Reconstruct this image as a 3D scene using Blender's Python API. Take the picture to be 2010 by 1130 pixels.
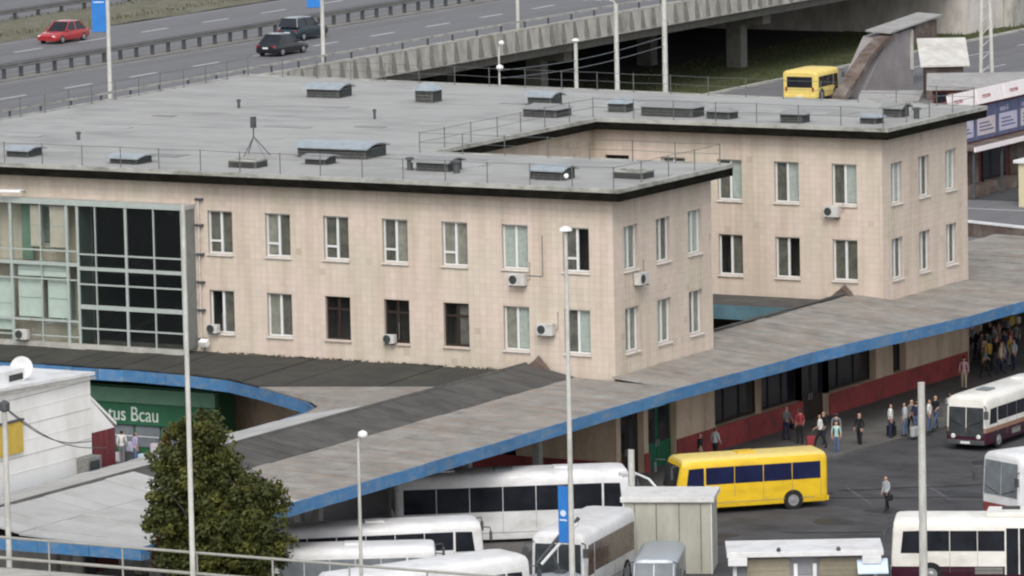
import bpy, bmesh, math, random
from mathutils import Vector, Matrix
random.seed(7)
R = math.radians
for o in list(bpy.data.objects): bpy.data.objects.remove(o)
SC = bpy.context.scene
COL = SC.collection

# ------------------------------------------------------------------ camera
CAM_C = Vector((123.86515764357702, -225.94354099450766, 42.213349639059345))
YAW, PIT, ROL, FPX = -0.5183264834267391, 0.1297843868683486, 0.020888505466140683, 11943.01
f_ = Vector((math.sin(YAW)*math.cos(PIT), math.cos(YAW)*math.cos(PIT), -math.sin(PIT)))
r_ = Vector((math.cos(YAW), -math.sin(YAW), 0)); d_ = f_.cross(r_)
r2 = math.cos(ROL)*r_ + math.sin(ROL)*d_; d2 = -math.sin(ROL)*r_ + math.cos(ROL)*d_
cd = bpy.data.cameras.new('camera'); cam = bpy.data.objects.new('camera', cd); COL.objects.link(cam)
u_ = -d2; b_ = -f_
cam.matrix_world = Matrix(((r2.x, u_.x, b_.x, CAM_C.x), (r2.y, u_.y, b_.y, CAM_C.y), (r2.z, u_.z, b_.z, CAM_C.z), (0, 0, 0, 1)))
cd.sensor_width = 36; cd.lens = FPX/2010*36; cd.clip_start = 1; cd.clip_end = 4000
SC.camera = cam
SC.render.resolution_x = 1024; SC.render.resolution_y = 576

# ------------------------------------------------------------------ sky, sun, exposure
W = bpy.data.worlds.new('World'); SC.world = W; W.use_nodes = True
nt = W.node_tree; nt.nodes.clear()
out = nt.nodes.new('ShaderNodeOutputWorld'); bg = nt.nodes.new('ShaderNodeBackground')
sky = nt.nodes.new('ShaderNodeTexSky'); sky.sky_type = 'NISHITA'; sky.sun_disc = False
SUN_EL, SUN_AZ = R(46), R(152)          # azimuth clockwise from +Y: soft light from behind the camera
sky.sun_elevation = SUN_EL; sky.sun_rotation = SUN_AZ
sky.air_density = 1.0; sky.dust_density = 3.0; sky.ozone_density = 1.0
hs = nt.nodes.new('ShaderNodeHueSaturation'); hs.inputs['Saturation'].default_value = 0.35
nt.links.new(sky.outputs[0], hs.inputs['Color']); nt.links.new(hs.outputs[0], bg.inputs[0])
bg.inputs[1].default_value = 0.15; nt.links.new(bg.outputs[0], out.inputs[0])
sl = bpy.data.lights.new('sun', 'SUN'); sl.energy = 0.8; sl.angle = R(25); sl.color = (1.0, 0.965, 0.91)
sun = bpy.data.objects.new('sun', sl); COL.objects.link(sun)
sd = Vector((math.sin(SUN_AZ)*math.cos(SUN_EL), math.cos(SUN_AZ)*math.cos(SUN_EL), math.sin(SUN_EL)))
sun.rotation_euler = sd.to_track_quat('Z', 'Y').to_euler()
vs = SC.view_settings; vs.view_transform = 'Standard'; vs.look = 'None'; vs.gamma = 1; vs.exposure = 0.46
vs.use_curve_mapping = False
SC.render.engine = 'CYCLES'; SC.cycles.samples = 128; SC.cycles.filter_width = 2.2

# ------------------------------------------------------------------ materials
MATS = {}
def mat(name, col, rough=0.7, metal=0.0, var=0.12, scale=3.0, bump=0.0, bscale=40, dirt=None, dirt_amt=0.0, dirt_scale=(1, 1, 1), rnd=0.0, spec=0.3, alpha=None, coat=0.0):
    if name in MATS: return MATS[name]
    m = bpy.data.materials.new(name); m.use_nodes = True; n = m.node_tree; L = n.links
    p = n.nodes['Principled BSDF']; p.inputs['Roughness'].default_value = rough; p.inputs['Metallic'].default_value = metal
    p.inputs['Specular IOR Level'].default_value = spec; p.inputs['Coat Weight'].default_value = coat
    tc = n.nodes.new('ShaderNodeTexCoord'); geo = n.nodes.new('ShaderNodeNewGeometry')
    nz = n.nodes.new('ShaderNodeTexNoise'); nz.inputs['Scale'].default_value = scale; nz.inputs['Detail'].default_value = 6
    nz.inputs['Roughness'].default_value = 0.62
    L.new(geo.outputs['Position'], nz.inputs['Vector'])
    cr = n.nodes.new('ShaderNodeValToRGB')
    cr.color_ramp.elements[0].position = 0.3; cr.color_ramp.elements[1].position = 0.7
    lo = [max(0, c*(1-var)) for c in col]; hi = [min(1, c*(1+var)) for c in col]
    cr.color_ramp.elements[0].color = (*lo, 1); cr.color_ramp.elements[1].color = (*hi, 1)
    L.new(nz.outputs['Fac'], cr.inputs[0]); last = cr.outputs[0]
    if dirt:
        mp = n.nodes.new('ShaderNodeMapping'); mp.inputs['Scale'].default_value = dirt_scale
        L.new(geo.outputs['Position'], mp.inputs[0])
        n2 = n.nodes.new('ShaderNodeTexNoise'); n2.inputs['Scale'].default_value = 1.0; n2.inputs['Detail'].default_value = 7
        n2.inputs['Roughness'].default_value = 0.65
        L.new(mp.outputs[0], n2.inputs['Vector'])
        c2 = n.nodes.new('ShaderNodeValToRGB'); c2.color_ramp.elements[0].position = 0.46; c2.color_ramp.elements[1].position = 0.68
        c2.color_ramp.elements[0].color = (0, 0, 0, 1); c2.color_ramp.elements[1].color = (dirt_amt,)*3 + (1,)
        L.new(n2.outputs['Fac'], c2.inputs[0])
        mx = n.nodes.new('ShaderNodeMix'); mx.data_type = 'RGBA'; mx.inputs['B'].default_value = (*dirt, 1)
        L.new(c2.outputs[0], mx.inputs['Factor']); L.new(last, mx.inputs['A']); last = mx.outputs['Result']
    if rnd:
        oi = n.nodes.new('ShaderNodeObjectInfo'); h2 = n.nodes.new('ShaderNodeHueSaturation')
        mr = n.nodes.new('ShaderNodeMapRange'); mr.inputs[3].default_value = 1-rnd; mr.inputs[4].default_value = 1+rnd
        L.new(oi.outputs['Random'], mr.inputs[0]); L.new(mr.outputs[0], h2.inputs['Value']); L.new(last, h2.inputs['Color']); last = h2.outputs[0]
    L.new(last, p.inputs['Base Color'])
    if bump:
        n3 = n.nodes.new('ShaderNodeTexNoise'); n3.inputs['Scale'].default_value = bscale; n3.inputs['Detail'].default_value = 4
        L.new(geo.outputs['Position'], n3.inputs['Vector'])
        bp = n.nodes.new('ShaderNodeBump'); bp.inputs['Strength'].default_value = bump; bp.inputs['Distance'].default_value = 0.02
        L.new(n3.outputs['Fac'], bp.inputs['Height']); L.new(bp.outputs[0], p.inputs['Normal'])
    if alpha is not None: p.inputs['Alpha'].default_value = alpha
    MATS[name] = m; return m

def tile_mat(name, c1, c2, mortar, tw=0.30, th=0.28, mort=0.0):
    m = bpy.data.materials.new(name); m.use_nodes = True; n = m.node_tree; L = n.links
    p = n.nodes['Principled BSDF']; p.inputs['Roughness'].default_value = 0.55
    geo = n.nodes.new('ShaderNodeNewGeometry'); sp = n.nodes.new('ShaderNodeSeparateXYZ'); L.new(geo.outputs['Position'], sp.inputs[0])
    ad = n.nodes.new('ShaderNodeMath'); ad.operation = 'ADD'; L.new(sp.outputs[0], ad.inputs[0]); L.new(sp.outputs[1], ad.inputs[1])
    cb = n.nodes.new('ShaderNodeCombineXYZ'); L.new(ad.outputs[0], cb.inputs[0]); L.new(sp.outputs[2], cb.inputs[1])
    br = n.nodes.new('ShaderNodeTexBrick'); br.offset = 0.0; br.inputs['Scale'].default_value = 1.0
    br.inputs['Brick Width'].default_value = tw; br.inputs['Row Height'].default_value = th
    br.inputs['Mortar Size'].default_value = mort; br.inputs['Mortar Smooth'].default_value = 0.3; br.inputs['Bias'].default_value = 0.0
    br.inputs['Color1'].default_value = (*c1, 1); br.inputs['Color2'].default_value = (*c2, 1); br.inputs['Mortar'].default_value = (*mortar, 1)
    L.new(cb.outputs[0], br.inputs['Vector'])
    nz = n.nodes.new('ShaderNodeTexNoise'); nz.inputs['Scale'].default_value = 0.35; nz.inputs['Detail'].default_value = 5; L.new(geo.outputs['Position'], nz.inputs['Vector'])
    cr = n.nodes.new('ShaderNodeValToRGB'); e = cr.color_ramp.elements
    e[0].position = 0.36; e[0].color = (0.90, 0.90, 0.82, 1); e[1].position = 0.62; e[1].color = (1.02, 0.95, 0.94, 1)
    L.new(nz.outputs['Fac'], cr.inputs[0])
    mx = n.nodes.new('ShaderNodeMix'); mx.data_type = 'RGBA'; mx.blend_type = 'MULTIPLY'; mx.inputs['Factor'].default_value = 0.8
    L.new(br.outputs['Color'], mx.inputs['A']); L.new(cr.outputs[0], mx.inputs['B'])
    # rain streaks: noise stretched in height
    mp = n.nodes.new('ShaderNodeMapping'); mp.inputs['Scale'].default_value = (1.6, 1.6, 0.16); L.new(geo.outputs['Position'], mp.inputs[0])
    n2 = n.nodes.new('ShaderNodeTexNoise'); n2.inputs['Scale'].default_value = 1.0; n2.inputs['Detail'].default_value = 6; L.new(mp.outputs[0], n2.inputs['Vector'])
    c2r = n.nodes.new('ShaderNodeValToRGB'); c2r.color_ramp.elements[0].position = 0.42; c2r.color_ramp.elements[1].position = 0.72
    c2r.color_ramp.elements[0].color = (1, 1, 1, 1); c2r.color_ramp.elements[1].color = (0.78, 0.75, 0.69, 1); L.new(n2.outputs['Fac'], c2r.inputs[0])
    m2 = n.nodes.new('ShaderNodeMix'); m2.data_type = 'RGBA'; m2.blend_type = 'MULTIPLY'; m2.inputs['Factor'].default_value = 0.7
    L.new(mx.outputs['Result'], m2.inputs['A']); L.new(c2r.outputs[0], m2.inputs['B']); L.new(m2.outputs['Result'], p.inputs['Base Color'])
    bp = n.nodes.new('ShaderNodeBump'); bp.inputs['Strength'].default_value = 0.25; bp.inputs['Distance'].default_value = 0.01; bp.invert = True
    L.new(br.outputs['Fac'], bp.inputs['Height']); L.new(bp.outputs[0], p.inputs['Normal'])
    MATS[name] = m; return m

def glass_mat(name, tint=(0.75, 0.85, 0.85), see=0.75, rough=0.03):
    m = bpy.data.materials.new(name); m.use_nodes = True; n = m.node_tree; L = n.links
    n.nodes.clear(); o = n.nodes.new('ShaderNodeOutputMaterial')
    tr = n.nodes.new('ShaderNodeBsdfTransparent'); tr.inputs[0].default_value = (*tint, 1)
    df = n.nodes.new('ShaderNodeBsdfDiffuse'); df.inputs[0].default_value = (0.05, 0.06, 0.06, 1)
    gl = n.nodes.new('ShaderNodeBsdfGlossy'); gl.inputs['Roughness'].default_value = rough
    fr = n.nodes.new('ShaderNodeFresnel'); fr.inputs[0].default_value = 1.5
    geo = n.nodes.new('ShaderNodeNewGeometry'); nz = n.nodes.new('ShaderNodeTexNoise'); nz.inputs['Scale'].default_value = 1.2
    L.new(geo.outputs['Position'], nz.inputs['Vector'])
    bp = n.nodes.new('ShaderNodeBump'); bp.inputs['Strength'].default_value = 0.15; bp.inputs['Distance'].default_value = 0.05
    L.new(nz.outputs['Fac'], bp.inputs['Height']); L.new(bp.outputs[0], gl.inputs['Normal'])
    a = n.nodes.new('ShaderNodeMixShader'); a.inputs[0].default_value = see; L.new(df.outputs[0], a.inputs[1]); L.new(tr.outputs[0], a.inputs[2])
    bk = n.nodes.new('ShaderNodeMath'); bk.operation = 'SUBTRACT'; bk.inputs[0].default_value = 1; L.new(geo.outputs['Backfacing'], bk.inputs[1])
    fm = n.nodes.new('ShaderNodeMath'); fm.operation = 'MULTIPLY'; L.new(fr.outputs[0], fm.inputs[0]); L.new(bk.outputs[0], fm.inputs[1])
    b = n.nodes.new('ShaderNodeMixShader'); L.new(fm.outputs[0], b.inputs[0]); L.new(a.outputs[0], b.inputs[1]); L.new(gl.outputs[0], b.inputs[2])
    L.new(b.outputs[0], o.inputs[0]); MATS[name] = m; return m

M = {}
M['tile'] = tile_mat('facade_tile', (0.66, 0.583, 0.512), (0.612, 0.541, 0.472), (0.525, 0.463, 0.405))
M['mortar'] = tile_mat('facade_joint', (0.57, 0.495, 0.43), (0.54, 0.47, 0.41), (0.55, 0.475, 0.415))
M['plaster'] = mat('cream_plaster', (0.58, 0.45, 0.33), 0.8, var=0.1, scale=2, bump=0.2, dirt=(0.2, 0.15, 0.11), dirt_amt=0.5, dirt_scale=(1.2, 1.2, 0.3))
M['redwall'] = mat('red_plinth_paint', (0.30, 0.05, 0.05), 0.65, var=0.15, scale=2, bump=0.2, dirt=(0.07, 0.03, 0.03), dirt_amt=0.6, dirt_scale=(.8, .8, .8))
M['roof'] = mat('roof_membrane', (0.345, 0.343, 0.333), 0.85, var=0.08, scale=0.5, bump=0.3, bscale=8, dirt=(0.25, 0.25, 0.245), dirt_amt=0.8, dirt_scale=(0.16, 0.3, 0.5))
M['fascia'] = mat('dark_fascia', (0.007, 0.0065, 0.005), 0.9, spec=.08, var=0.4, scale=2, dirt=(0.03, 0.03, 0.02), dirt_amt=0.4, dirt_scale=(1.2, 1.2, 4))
M['edge'] = mat('roof_edge_metal', (0.40, 0.40, 0.365), 0.6, metal=0.1, var=0.2, scale=1.5, dirt=(0.12, 0.12, 0.09), dirt_amt=0.8, dirt_scale=(.9, .9, 2))
M['galv'] = mat('galvanised_sheet', (0.40, 0.45, 0.48), 0.4, metal=0.35, var=0.12, scale=4, dirt=(0.25, 0.26, 0.26), dirt_amt=.5, dirt_scale=(3, 3, 3))
M['ventdark'] = mat('vent_louvre', (0.045, 0.05, 0.05), 0.7, var=0.3, scale=6)
M['ventgrey'] = mat('vent_concrete', (0.20, 0.20, 0.185), 0.85, var=0.2, scale=5, bump=.3)
M['steel'] = mat('dark_steel', (0.09, 0.095, 0.10), 0.6, metal=0.3, var=0.2)
M['rail'] = mat('thin_roof_rail', (0.14, 0.145, 0.14), 0.6, metal=0.3, var=0.2)
M['pvc'] = mat('white_pvc', (0.68, 0.69, 0.68), 0.4, var=0.05)
M['wood'] = mat('dark_brown_wood', (0.035, 0.022, 0.016), 0.6, var=0.3, scale=8)
M['sill'] = mat('sill_metal', (0.62, 0.61, 0.58), 0.45, var=0.1, dirt=(0.3, 0.27, 0.22), dirt_amt=.6, dirt_scale=(2, 2, 2))
M['reveal'] = mat('reveal_plaster', (0.44, 0.385, 0.34), 0.8, var=0.08)
M['curtain'] = mat('pale_curtain', (0.50, 0.52, 0.49), 0.9, var=0.15, scale=5)
M['curtaind'] = mat('grey_curtain', (0.15, 0.138, 0.118), 0.9, var=0.4, scale=2.5)
M['curtainm'] = mat('beige_curtain', (0.33, 0.30, 0.26), 0.9, var=0.25, scale=3)
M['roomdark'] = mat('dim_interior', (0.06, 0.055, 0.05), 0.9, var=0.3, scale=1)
M['glass'] = glass_mat('window_glass', (0.94, 0.965, 0.955), 0.97)
M['glassdark'] = glass_mat('dark_stair_glass', (0.62, 0.66, 0.66), 0.9)
M['acgrey'] = mat('aged_casing', (0.56, 0.555, 0.53), 0.5, var=.1, scale=4, dirt=(.36, .34, .3), dirt_amt=.6, dirt_scale=(3, 3, 3))
M['glassg'] = glass_mat('stair_glass', (0.94, 0.97, 0.955), 0.975)
M['busglass'] = mat('bus_glass', (0.016, 0.018, 0.024), 0.08, var=0.4, scale=1.2, spec=0.5)
M['busblue'] = mat('bus_glass_blue', (0.012, 0.016, 0.055), 0.1, var=0.3, scale=1.5, spec=0.5)
M['windscreen'] = mat('windscreen_glass', (0.05, 0.056, 0.06), 0.08, var=0.4, scale=1.5, spec=0.5)
M['palewind'] = mat('pale_windscreen_glass', (0.17, 0.19, 0.205), 0.35, var=0.25, scale=1.5, spec=.2)
M['alu'] = mat('green_grey_mullion', (0.40, 0.45, 0.42), 0.5, metal=.1, var=0.08)
M['blue'] = mat('blue_fascia_paint', (0.062, 0.185, 0.37), 0.5, var=0.14, scale=1.5, dirt=(0.20, 0.25, 0.30), dirt_amt=0.7, dirt_scale=(2.2, 1.4, 4), rnd=.10)
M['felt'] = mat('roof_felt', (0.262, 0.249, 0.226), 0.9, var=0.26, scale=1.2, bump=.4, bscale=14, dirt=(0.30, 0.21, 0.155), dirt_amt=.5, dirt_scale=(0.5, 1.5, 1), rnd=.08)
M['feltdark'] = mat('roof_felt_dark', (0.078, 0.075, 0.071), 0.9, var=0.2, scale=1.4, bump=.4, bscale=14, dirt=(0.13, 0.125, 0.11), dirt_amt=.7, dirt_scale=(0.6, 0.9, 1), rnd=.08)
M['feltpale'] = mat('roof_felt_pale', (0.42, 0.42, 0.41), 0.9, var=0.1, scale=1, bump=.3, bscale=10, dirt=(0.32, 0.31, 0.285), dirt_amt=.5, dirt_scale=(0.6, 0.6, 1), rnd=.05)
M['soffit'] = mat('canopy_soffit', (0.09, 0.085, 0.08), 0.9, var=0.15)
M['concrete'] = mat('concrete', (0.42, 0.41, 0.375), 0.85, var=0.14, scale=1.5, bump=.3, dirt=(0.19, 0.18, 0.155), dirt_amt=.7, dirt_scale=(.9, .9, .3))
M['concdark'] = mat('concrete_rib', (0.17, 0.165, 0.15), 0.9, var=0.2, scale=2, bump=.3)
M['polecon'] = mat('pale_pole', (0.55, 0.545, 0.51), 0.7, var=0.1, scale=4, dirt=(0.25, 0.24, 0.21), dirt_amt=.5, dirt_scale=(3, 3, .6))
M['asphalt'] = mat('yard_asphalt', (0.072, 0.071, 0.075), 0.85, var=0.16, scale=0.7, bump=.3, bscale=25, dirt=(0.032, 0.032, 0.034), dirt_amt=.85, dirt_scale=(.35, .5, 1))
M['road'] = mat('highway_asphalt', (0.16, 0.16, 0.167), 0.85, var=0.06, scale=0.4, bump=.2, bscale=20, dirt=(0.12, 0.12, 0.125), dirt_amt=.7, dirt_scale=(0.9, 0.03, 1))
M['pave'] = mat('platform_paving', (0.13, 0.125, 0.118), 0.85, var=0.14, scale=1.2, bump=.3, dirt=(0.07, 0.07, 0.068), dirt_amt=.6, dirt_scale=(.4, .4, 1))
M['paint'] = mat('road_paint', (0.46, 0.46, 0.47), 0.7, var=0.2, scale=5)
M['grass'] = mat('verge_grass', (0.055, 0.07, 0.024), 0.95, var=0.35, scale=1.2, bump=.6, bscale=12, dirt=(0.11, 0.095, 0.06), dirt_amt=.6, dirt_scale=(.5, .5, 1))
M['drygrass'] = mat('dry_verge', (0.13, 0.125, 0.085), 0.95, var=0.25, scale=1.2, bump=.5, bscale=12, dirt=(0.2, 0.19, 0.16), dirt_amt=.6, dirt_scale=(.5, .3, 1))
M['white'] = mat('white_coach_paint', (0.73, 0.73, 0.73), 0.42, var=0.05, scale=2, coat=.1, dirt=(0.46, 0.45, 0.43), dirt_amt=.6, dirt_scale=(.8, .8, 1.6))
M['cream'] = mat('cream_bus_paint', (0.78, 0.765, 0.71), 0.38, var=0.05, scale=2, dirt=(0.42, 0.38, 0.31), dirt_amt=.4, dirt_scale=(.8, .8, 1.6))
M['maroon'] = mat('maroon_bus_paint', (0.05, 0.014, 0.025), 0.35, var=0.15)
M['redpaint'] = mat('red_bus_paint', (0.25, 0.06, 0.06), 0.35, var=0.15)
M['brownstripe'] = mat('brown_stripe_paint', (0.30, 0.17, 0.12), 0.4, var=0.12)
M['yellow'] = mat('yellow_bus_paint', (0.76, 0.50, 0.025), 0.35, var=0.06, scale=2, coat=.2, dirt=(0.5, 0.31, 0.02), dirt_amt=.5, dirt_scale=(.8, .8, 2))
M['yellowpale'] = mat('pale_yellow_paint', (0.72, 0.56, 0.17), 0.45, var=0.08)  # paler yellow for the bus roof and the whole minibus
M['silver'] = mat('silver_van_paint', (0.42, 0.45, 0.48), 0.35, metal=.3, var=.06)
M['carred'] = mat('red_car_paint', (0.42, 0.035, 0.04), 0.25, var=0.06, coat=.6)
M['carblack'] = mat('black_car_paint', (0.012, 0.012, 0.017), 0.2, var=0.1, coat=.8)
M['carteal'] = mat('dark_teal_car_paint', (0.018, 0.035, 0.045), 0.22, var=0.1, coat=.7)
M['tyre'] = mat('tyre_rubber', (0.018, 0.018, 0.018), 0.85, var=.2)
M['rim'] = mat('wheel_rim', (0.35, 0.35, 0.36), 0.4, metal=.5, var=.1)
M['headlight'] = mat('headlight_glass', (0.7, 0.7, 0.68), 0.15, var=.05)
M['tail'] = mat('tail_light', (0.30, 0.015, 0.02), 0.25, var=.1)
M['green'] = mat('green_kiosk_paint', (0.03, 0.13, 0.065), 0.55, var=.12, scale=2)
M['greenpale'] = mat('pale_green_band', (0.12, 0.24, 0.16), 0.6, var=.1, scale=2)
M['darkgreen'] = mat('dark_green_door', (0.015, 0.12, 0.06), 0.5, var=.2)
M['kioskwhite'] = mat('white_kiosk_wall', (0.82, 0.81, 0.78), 0.6, var=.03, scale=1, dirt=(0.5, 0.48, 0.44), dirt_amt=.5, dirt_scale=(.5, .5, .3))
M['boothgrey'] = mat('booth_panel', (0.43, 0.43, 0.365), 0.7, var=.06, scale=1.5, dirt=(0.28, 0.275, 0.225), dirt_amt=.6, dirt_scale=(1.2, 1.2, .3))
M['beigepanel'] = mat('beige_shutter', (0.25, 0.225, 0.165), 0.7, var=.1, scale=3)
M['banner'] = mat('blue_banner', (0.03, 0.19, 0.55), 0.6, var=.1, scale=2)
M['emblem'] = mat('white_emblem', (0.6, 0.72, 0.85), 0.6, var=.05)
M['lampwhite'] = mat('white_lamp_glass', (0.78, 0.78, 0.77), 0.3, var=.03)
M['yellowsign'] = mat('yellow_sign', (0.55, 0.39, 0.07), 0.6, var=.12, scale=2)
M['brown'] = mat('rusty_brown_sheet', (0.115, 0.085, 0.072), 0.8, var=.3, scale=1.5, dirt=(0.24, 0.21, 0.19), dirt_amt=.8, dirt_scale=(.8, .8, .8))
M['greysheet'] = mat('grey_roof_sheet', (0.33, 0.325, 0.315), 0.75, var=.12, scale=1.5, dirt=(0.22, 0.2, 0.18), dirt_amt=.6, dirt_scale=(.8, .8, .8))
M['pinkwhite'] = mat('pinkish_white_fascia', (0.85, 0.79, 0.79), 0.6, var=.05)
M['signblue'] = mat('blue_sign_panel', (0.105, 0.12, 0.21), 0.5, var=.25, scale=1.2)
M['poster'] = mat('pale_poster', (0.52, 0.47, 0.50), 0.6, var=.12, scale=2.5)
M['posterv'] = mat('lavender_poster', (0.48, 0.47, 0.58), 0.6, var=.1, scale=2.5)
M['letterblue'] = mat('dark_blue_lettering', (0.08, 0.085, 0.19), 0.6, var=.1)
M['letterred'] = mat('red_lettering', (0.33, 0.06, 0.07), 0.6, var=.1)
M['letterwhite'] = mat('white_lettering', (0.66, 0.72, 0.66), 0.6, var=.03)
M['redkiosk'] = mat('dark_red_kiosk', (0.14, 0.03, 0.035), 0.6, var=.18, scale=2)
M['orange'] = mat('orange_goods', (0.5, 0.2, 0.07), 0.7, var=.2, scale=4)
M['creamkiosk'] = mat('cream_kiosk', (0.58, 0.53, 0.36), 0.6, var=.06)
M['bark'] = mat('tree_bark', (0.07, 0.055, 0.04), 0.9, var=.3, scale=4, bump=.5)
M['skin'] = mat('skin', (0.45, 0.28, 0.20), 0.6, var=.05)
M['hair'] = mat('dark_hair', (0.02, 0.015, 0.012), 0.6, var=.2)
M['shoe'] = mat('dark_shoe', (0.02, 0.02, 0.02), 0.6, var=.2)
CL = {}
def cloth(nm, c): CL[nm] = mat('cloth_'+nm, c, .85, var=.1, scale=6); return CL[nm]
for nm, c in dict(white=(.62, .62, .6), black=(.018, .018, .02), navy=(.025, .03, .07), denim=(.09, .13, .22), mint=(.38, .55, .5), grey=(.16, .16, .165), red=(.3, .05, .06), mustard=(.42, .28, .05), lilac=(.36, .32, .5), beige=(.45, .38, .28), pink=(.52, .34, .36), palegrey=(.4, .42, .43)).items(): cloth(nm, c)

# ------------------------------------------------------------------ mesh helpers
class MB:
    def __init__(s): s.v = []; s.f = []; s.m = []
    def add(s, vs, fs, mi=0):
        b = len(s.v); s.v += [tuple(v) for v in vs]; s.f += [tuple(b+i for i in q) for q in fs]; s.m += [mi]*len(fs); return s
    def box(s, c, d, rz=0, mi=0, rx=0, ry=0):
        x, y, z = (k/2 for k in d); P = [Vector(p) for p in ((-x, -y, -z), (x, -y, -z), (x, y, -z), (-x, y, -z), (-x, -y, z), (x, -y, z), (x, y, z), (-x, y, z))]
        if rz or rx or ry:
            m = Matrix.Rotation(rz, 3, 'Z') @ Matrix.Rotation(ry, 3, 'Y') @ Matrix.Rotation(rx, 3, 'X'); P = [m @ p for p in P]
        c = Vector(c)
        return s.add([p+c for p in P], [(0, 3, 2, 1), (4, 5, 6, 7), (0, 1, 5, 4), (1, 2, 6, 5), (2, 3, 7, 6), (3, 0, 4, 7)], mi)
    def bx(s, x0, x1, y0, y1, z0, z1, mi=0): return s.box(((x0+x1)/2, (y0+y1)/2, (z0+z1)/2), (abs(x1-x0), abs(y1-y0), abs(z1-z0)), mi=mi)
    def prism(s, poly, z0, z1, mi=0):      # z0/z1 scalars or lists
        n = len(poly); a = z0 if isinstance(z0, (list, tuple)) else [z0]*n; b = z1 if isinstance(z1, (list, tuple)) else [z1]*n
        vs = [(p[0], p[1], a[i]) for i, p in enumerate(poly)] + [(p[0], p[1], b[i]) for i, p in enumerate(poly)]
        fs = [tuple(range(n))[::-1], tuple(range(n, 2*n))] + [(i, (i+1) % n, n+(i+1) % n, n+i) for i in range(n)]
        return s.add(vs, fs, mi)
    def tube(s, path, r, n=8, mi=0, cap=True):
        path = [Vector(p) for p in path]; rr = r if isinstance(r, (list, tuple)) else [r]*len(path); b = len(s.v); rings = []
        ref = Vector((0, 0, 1))
        for i, p in enumerate(path):
            t = (path[min(i+1, len(path)-1)] - path[max(i-1, 0)]).normalized()
            a = t.cross(ref)
            if a.length < .05: a = t.cross(Vector((1, 0, 0)))
            a.normalize(); c = t.cross(a)
            rings.append([p + (a*math.cos(2*math.pi*k/n) + c*math.sin(2*math.pi*k/n))*rr[i] for k in range(n)])
        vs = [v for q in rings for v in q]; fs = []
        for i in range(len(path)-1):
            for k in range(n): fs.append((i*n+k, i*n+(k+1) % n, (i+1)*n+(k+1) % n, (i+1)*n+k))
        if cap: fs += [tuple(range(n))[::-1], tuple((len(path)-1)*n+k for k in range(n))]
        return s.add(vs, fs, mi)
    def lathe(s, prof, c, axis='Z', n=16, mi=0):
        vs = []; m = len(prof); c = Vector(c)
        for r, h in prof:
            for k in range(n):
                a = 2*math.pi*k/n; p = (r*math.cos(a), r*math.sin(a), h)
                if axis == 'Y': p = (p[0], p[2], p[1])
                if axis == 'X': p = (p[2], p[0], p[1])
                vs.append(Vector(p)+c)
        fs = [(i*n+k, i*n+(k+1) % n, (i+1)*n+(k+1) % n, (i+1)*n+k) for i in range(m-1) for k in range(n)]
        fs += [tuple(range(n)), tuple((m-1)*n+k for k in range(n))]
        return s.add(vs, fs, mi)
    def loft(s, secs, mi=0, mis=None):
        n = len(secs[0]); vs = [v for q in secs for v in q]; fs = []; ml = []
        for i in range(len(secs)-1):
            for k in range(n):
                fs.append((i*n+k, i*n+(k+1) % n, (i+1)*n+(k+1) % n, (i+1)*n+k)); ml.append(mis[k] if mis else mi)
        b = len(s.v); s.v += [tuple(v) for v in vs]; s.f += [tuple(b+i for i in q) for q in fs]; s.m += ml
        return b
    def mesh(s, name, mats, smooth=None, recalc=True):
        me = bpy.data.meshes.new(name); me.from_pydata(s.v, [], s.f)
        for m in (mats if isinstance(mats, (list, tuple)) else [mats]): me.materials.append(m)
        me.polygons.foreach_set('material_index', s.m)
        if recalc:
            bm = bmesh.new(); bm.from_mesh(me); bmesh.ops.recalc_face_normals(bm, faces=bm.faces); bm.to_mesh(me); bm.free()
        if smooth is not None:
            me.polygons.foreach_set('use_smooth', [True]*len(me.polygons)); me.set_sharp_from_angle(angle=R(smooth))
        me.update(); return me
    def build(s, name, mats, parent=None, smooth=None, loc=None, bevel=0):
        me = s.mesh(name, mats, None if bevel else smooth)
        if bevel:
            bm = bmesh.new(); bm.from_mesh(me); bmesh.ops.remove_doubles(bm, verts=bm.verts, dist=1e-5)
            es = [e for e in bm.edges if len(e.link_faces) == 2 and e.calc_face_angle(0) > .5]
            bmesh.ops.bevel(bm, geom=es, offset=bevel, segments=2, affect='EDGES', profile=.6); bm.to_mesh(me); bm.free()
        return link(name, me, parent, loc)
def link(name, me, parent=None, loc=None, rz=None):
    o = bpy.data.objects.new(name, me); COL.objects.link(o); o.parent = parent
    if loc is not None: o.location = loc
    if rz is not None: o.rotation_euler = (0, 0, rz)
    return o
def tag(o, label, cat, group=None, kind=None):
    o['label'] = label; o['category'] = cat
    if group: o['group'] = group
    if kind: o['kind'] = kind
    return o
def thing(name, label, cat, loc=(0, 0, 0), rz=0, group=None):
    o = bpy.data.objects.new(name, None); COL.objects.link(o); o.location = loc; o.rotation_euler = (0, 0, rz); o.empty_display_size = .3
    return tag(o, label, cat, group)
def struct(name, mb, m, smooth=None):
    o = mb.build(name, m, None, smooth); o['kind'] = 'structure'; return o
def copy_tree(o, parent=None):
    c = o.copy(); COL.objects.link(c); c.parent = parent
    for ch in o.children: copy_tree(ch, c)
    return c
def text(name, s, size, m, parent, loc, rot, ext=0.01, sx=1.0):
    cu = bpy.data.curves.new(name, 'FONT'); cu.body = s; cu.size = size; cu.extrude = ext; cu.align_x = 'LEFT'
    t = bpy.data.objects.new(name, cu); COL.objects.link(t)
    dg = bpy.context.evaluated_depsgraph_get(); me = bpy.data.meshes.new_from_object(t.evaluated_get(dg))
    bpy.data.objects.remove(t); me.materials.clear(); me.materials.append(m)
    o = link(name, me, parent, loc); o.rotation_euler = rot; o.scale = (sx, 1, 1); return o

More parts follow.
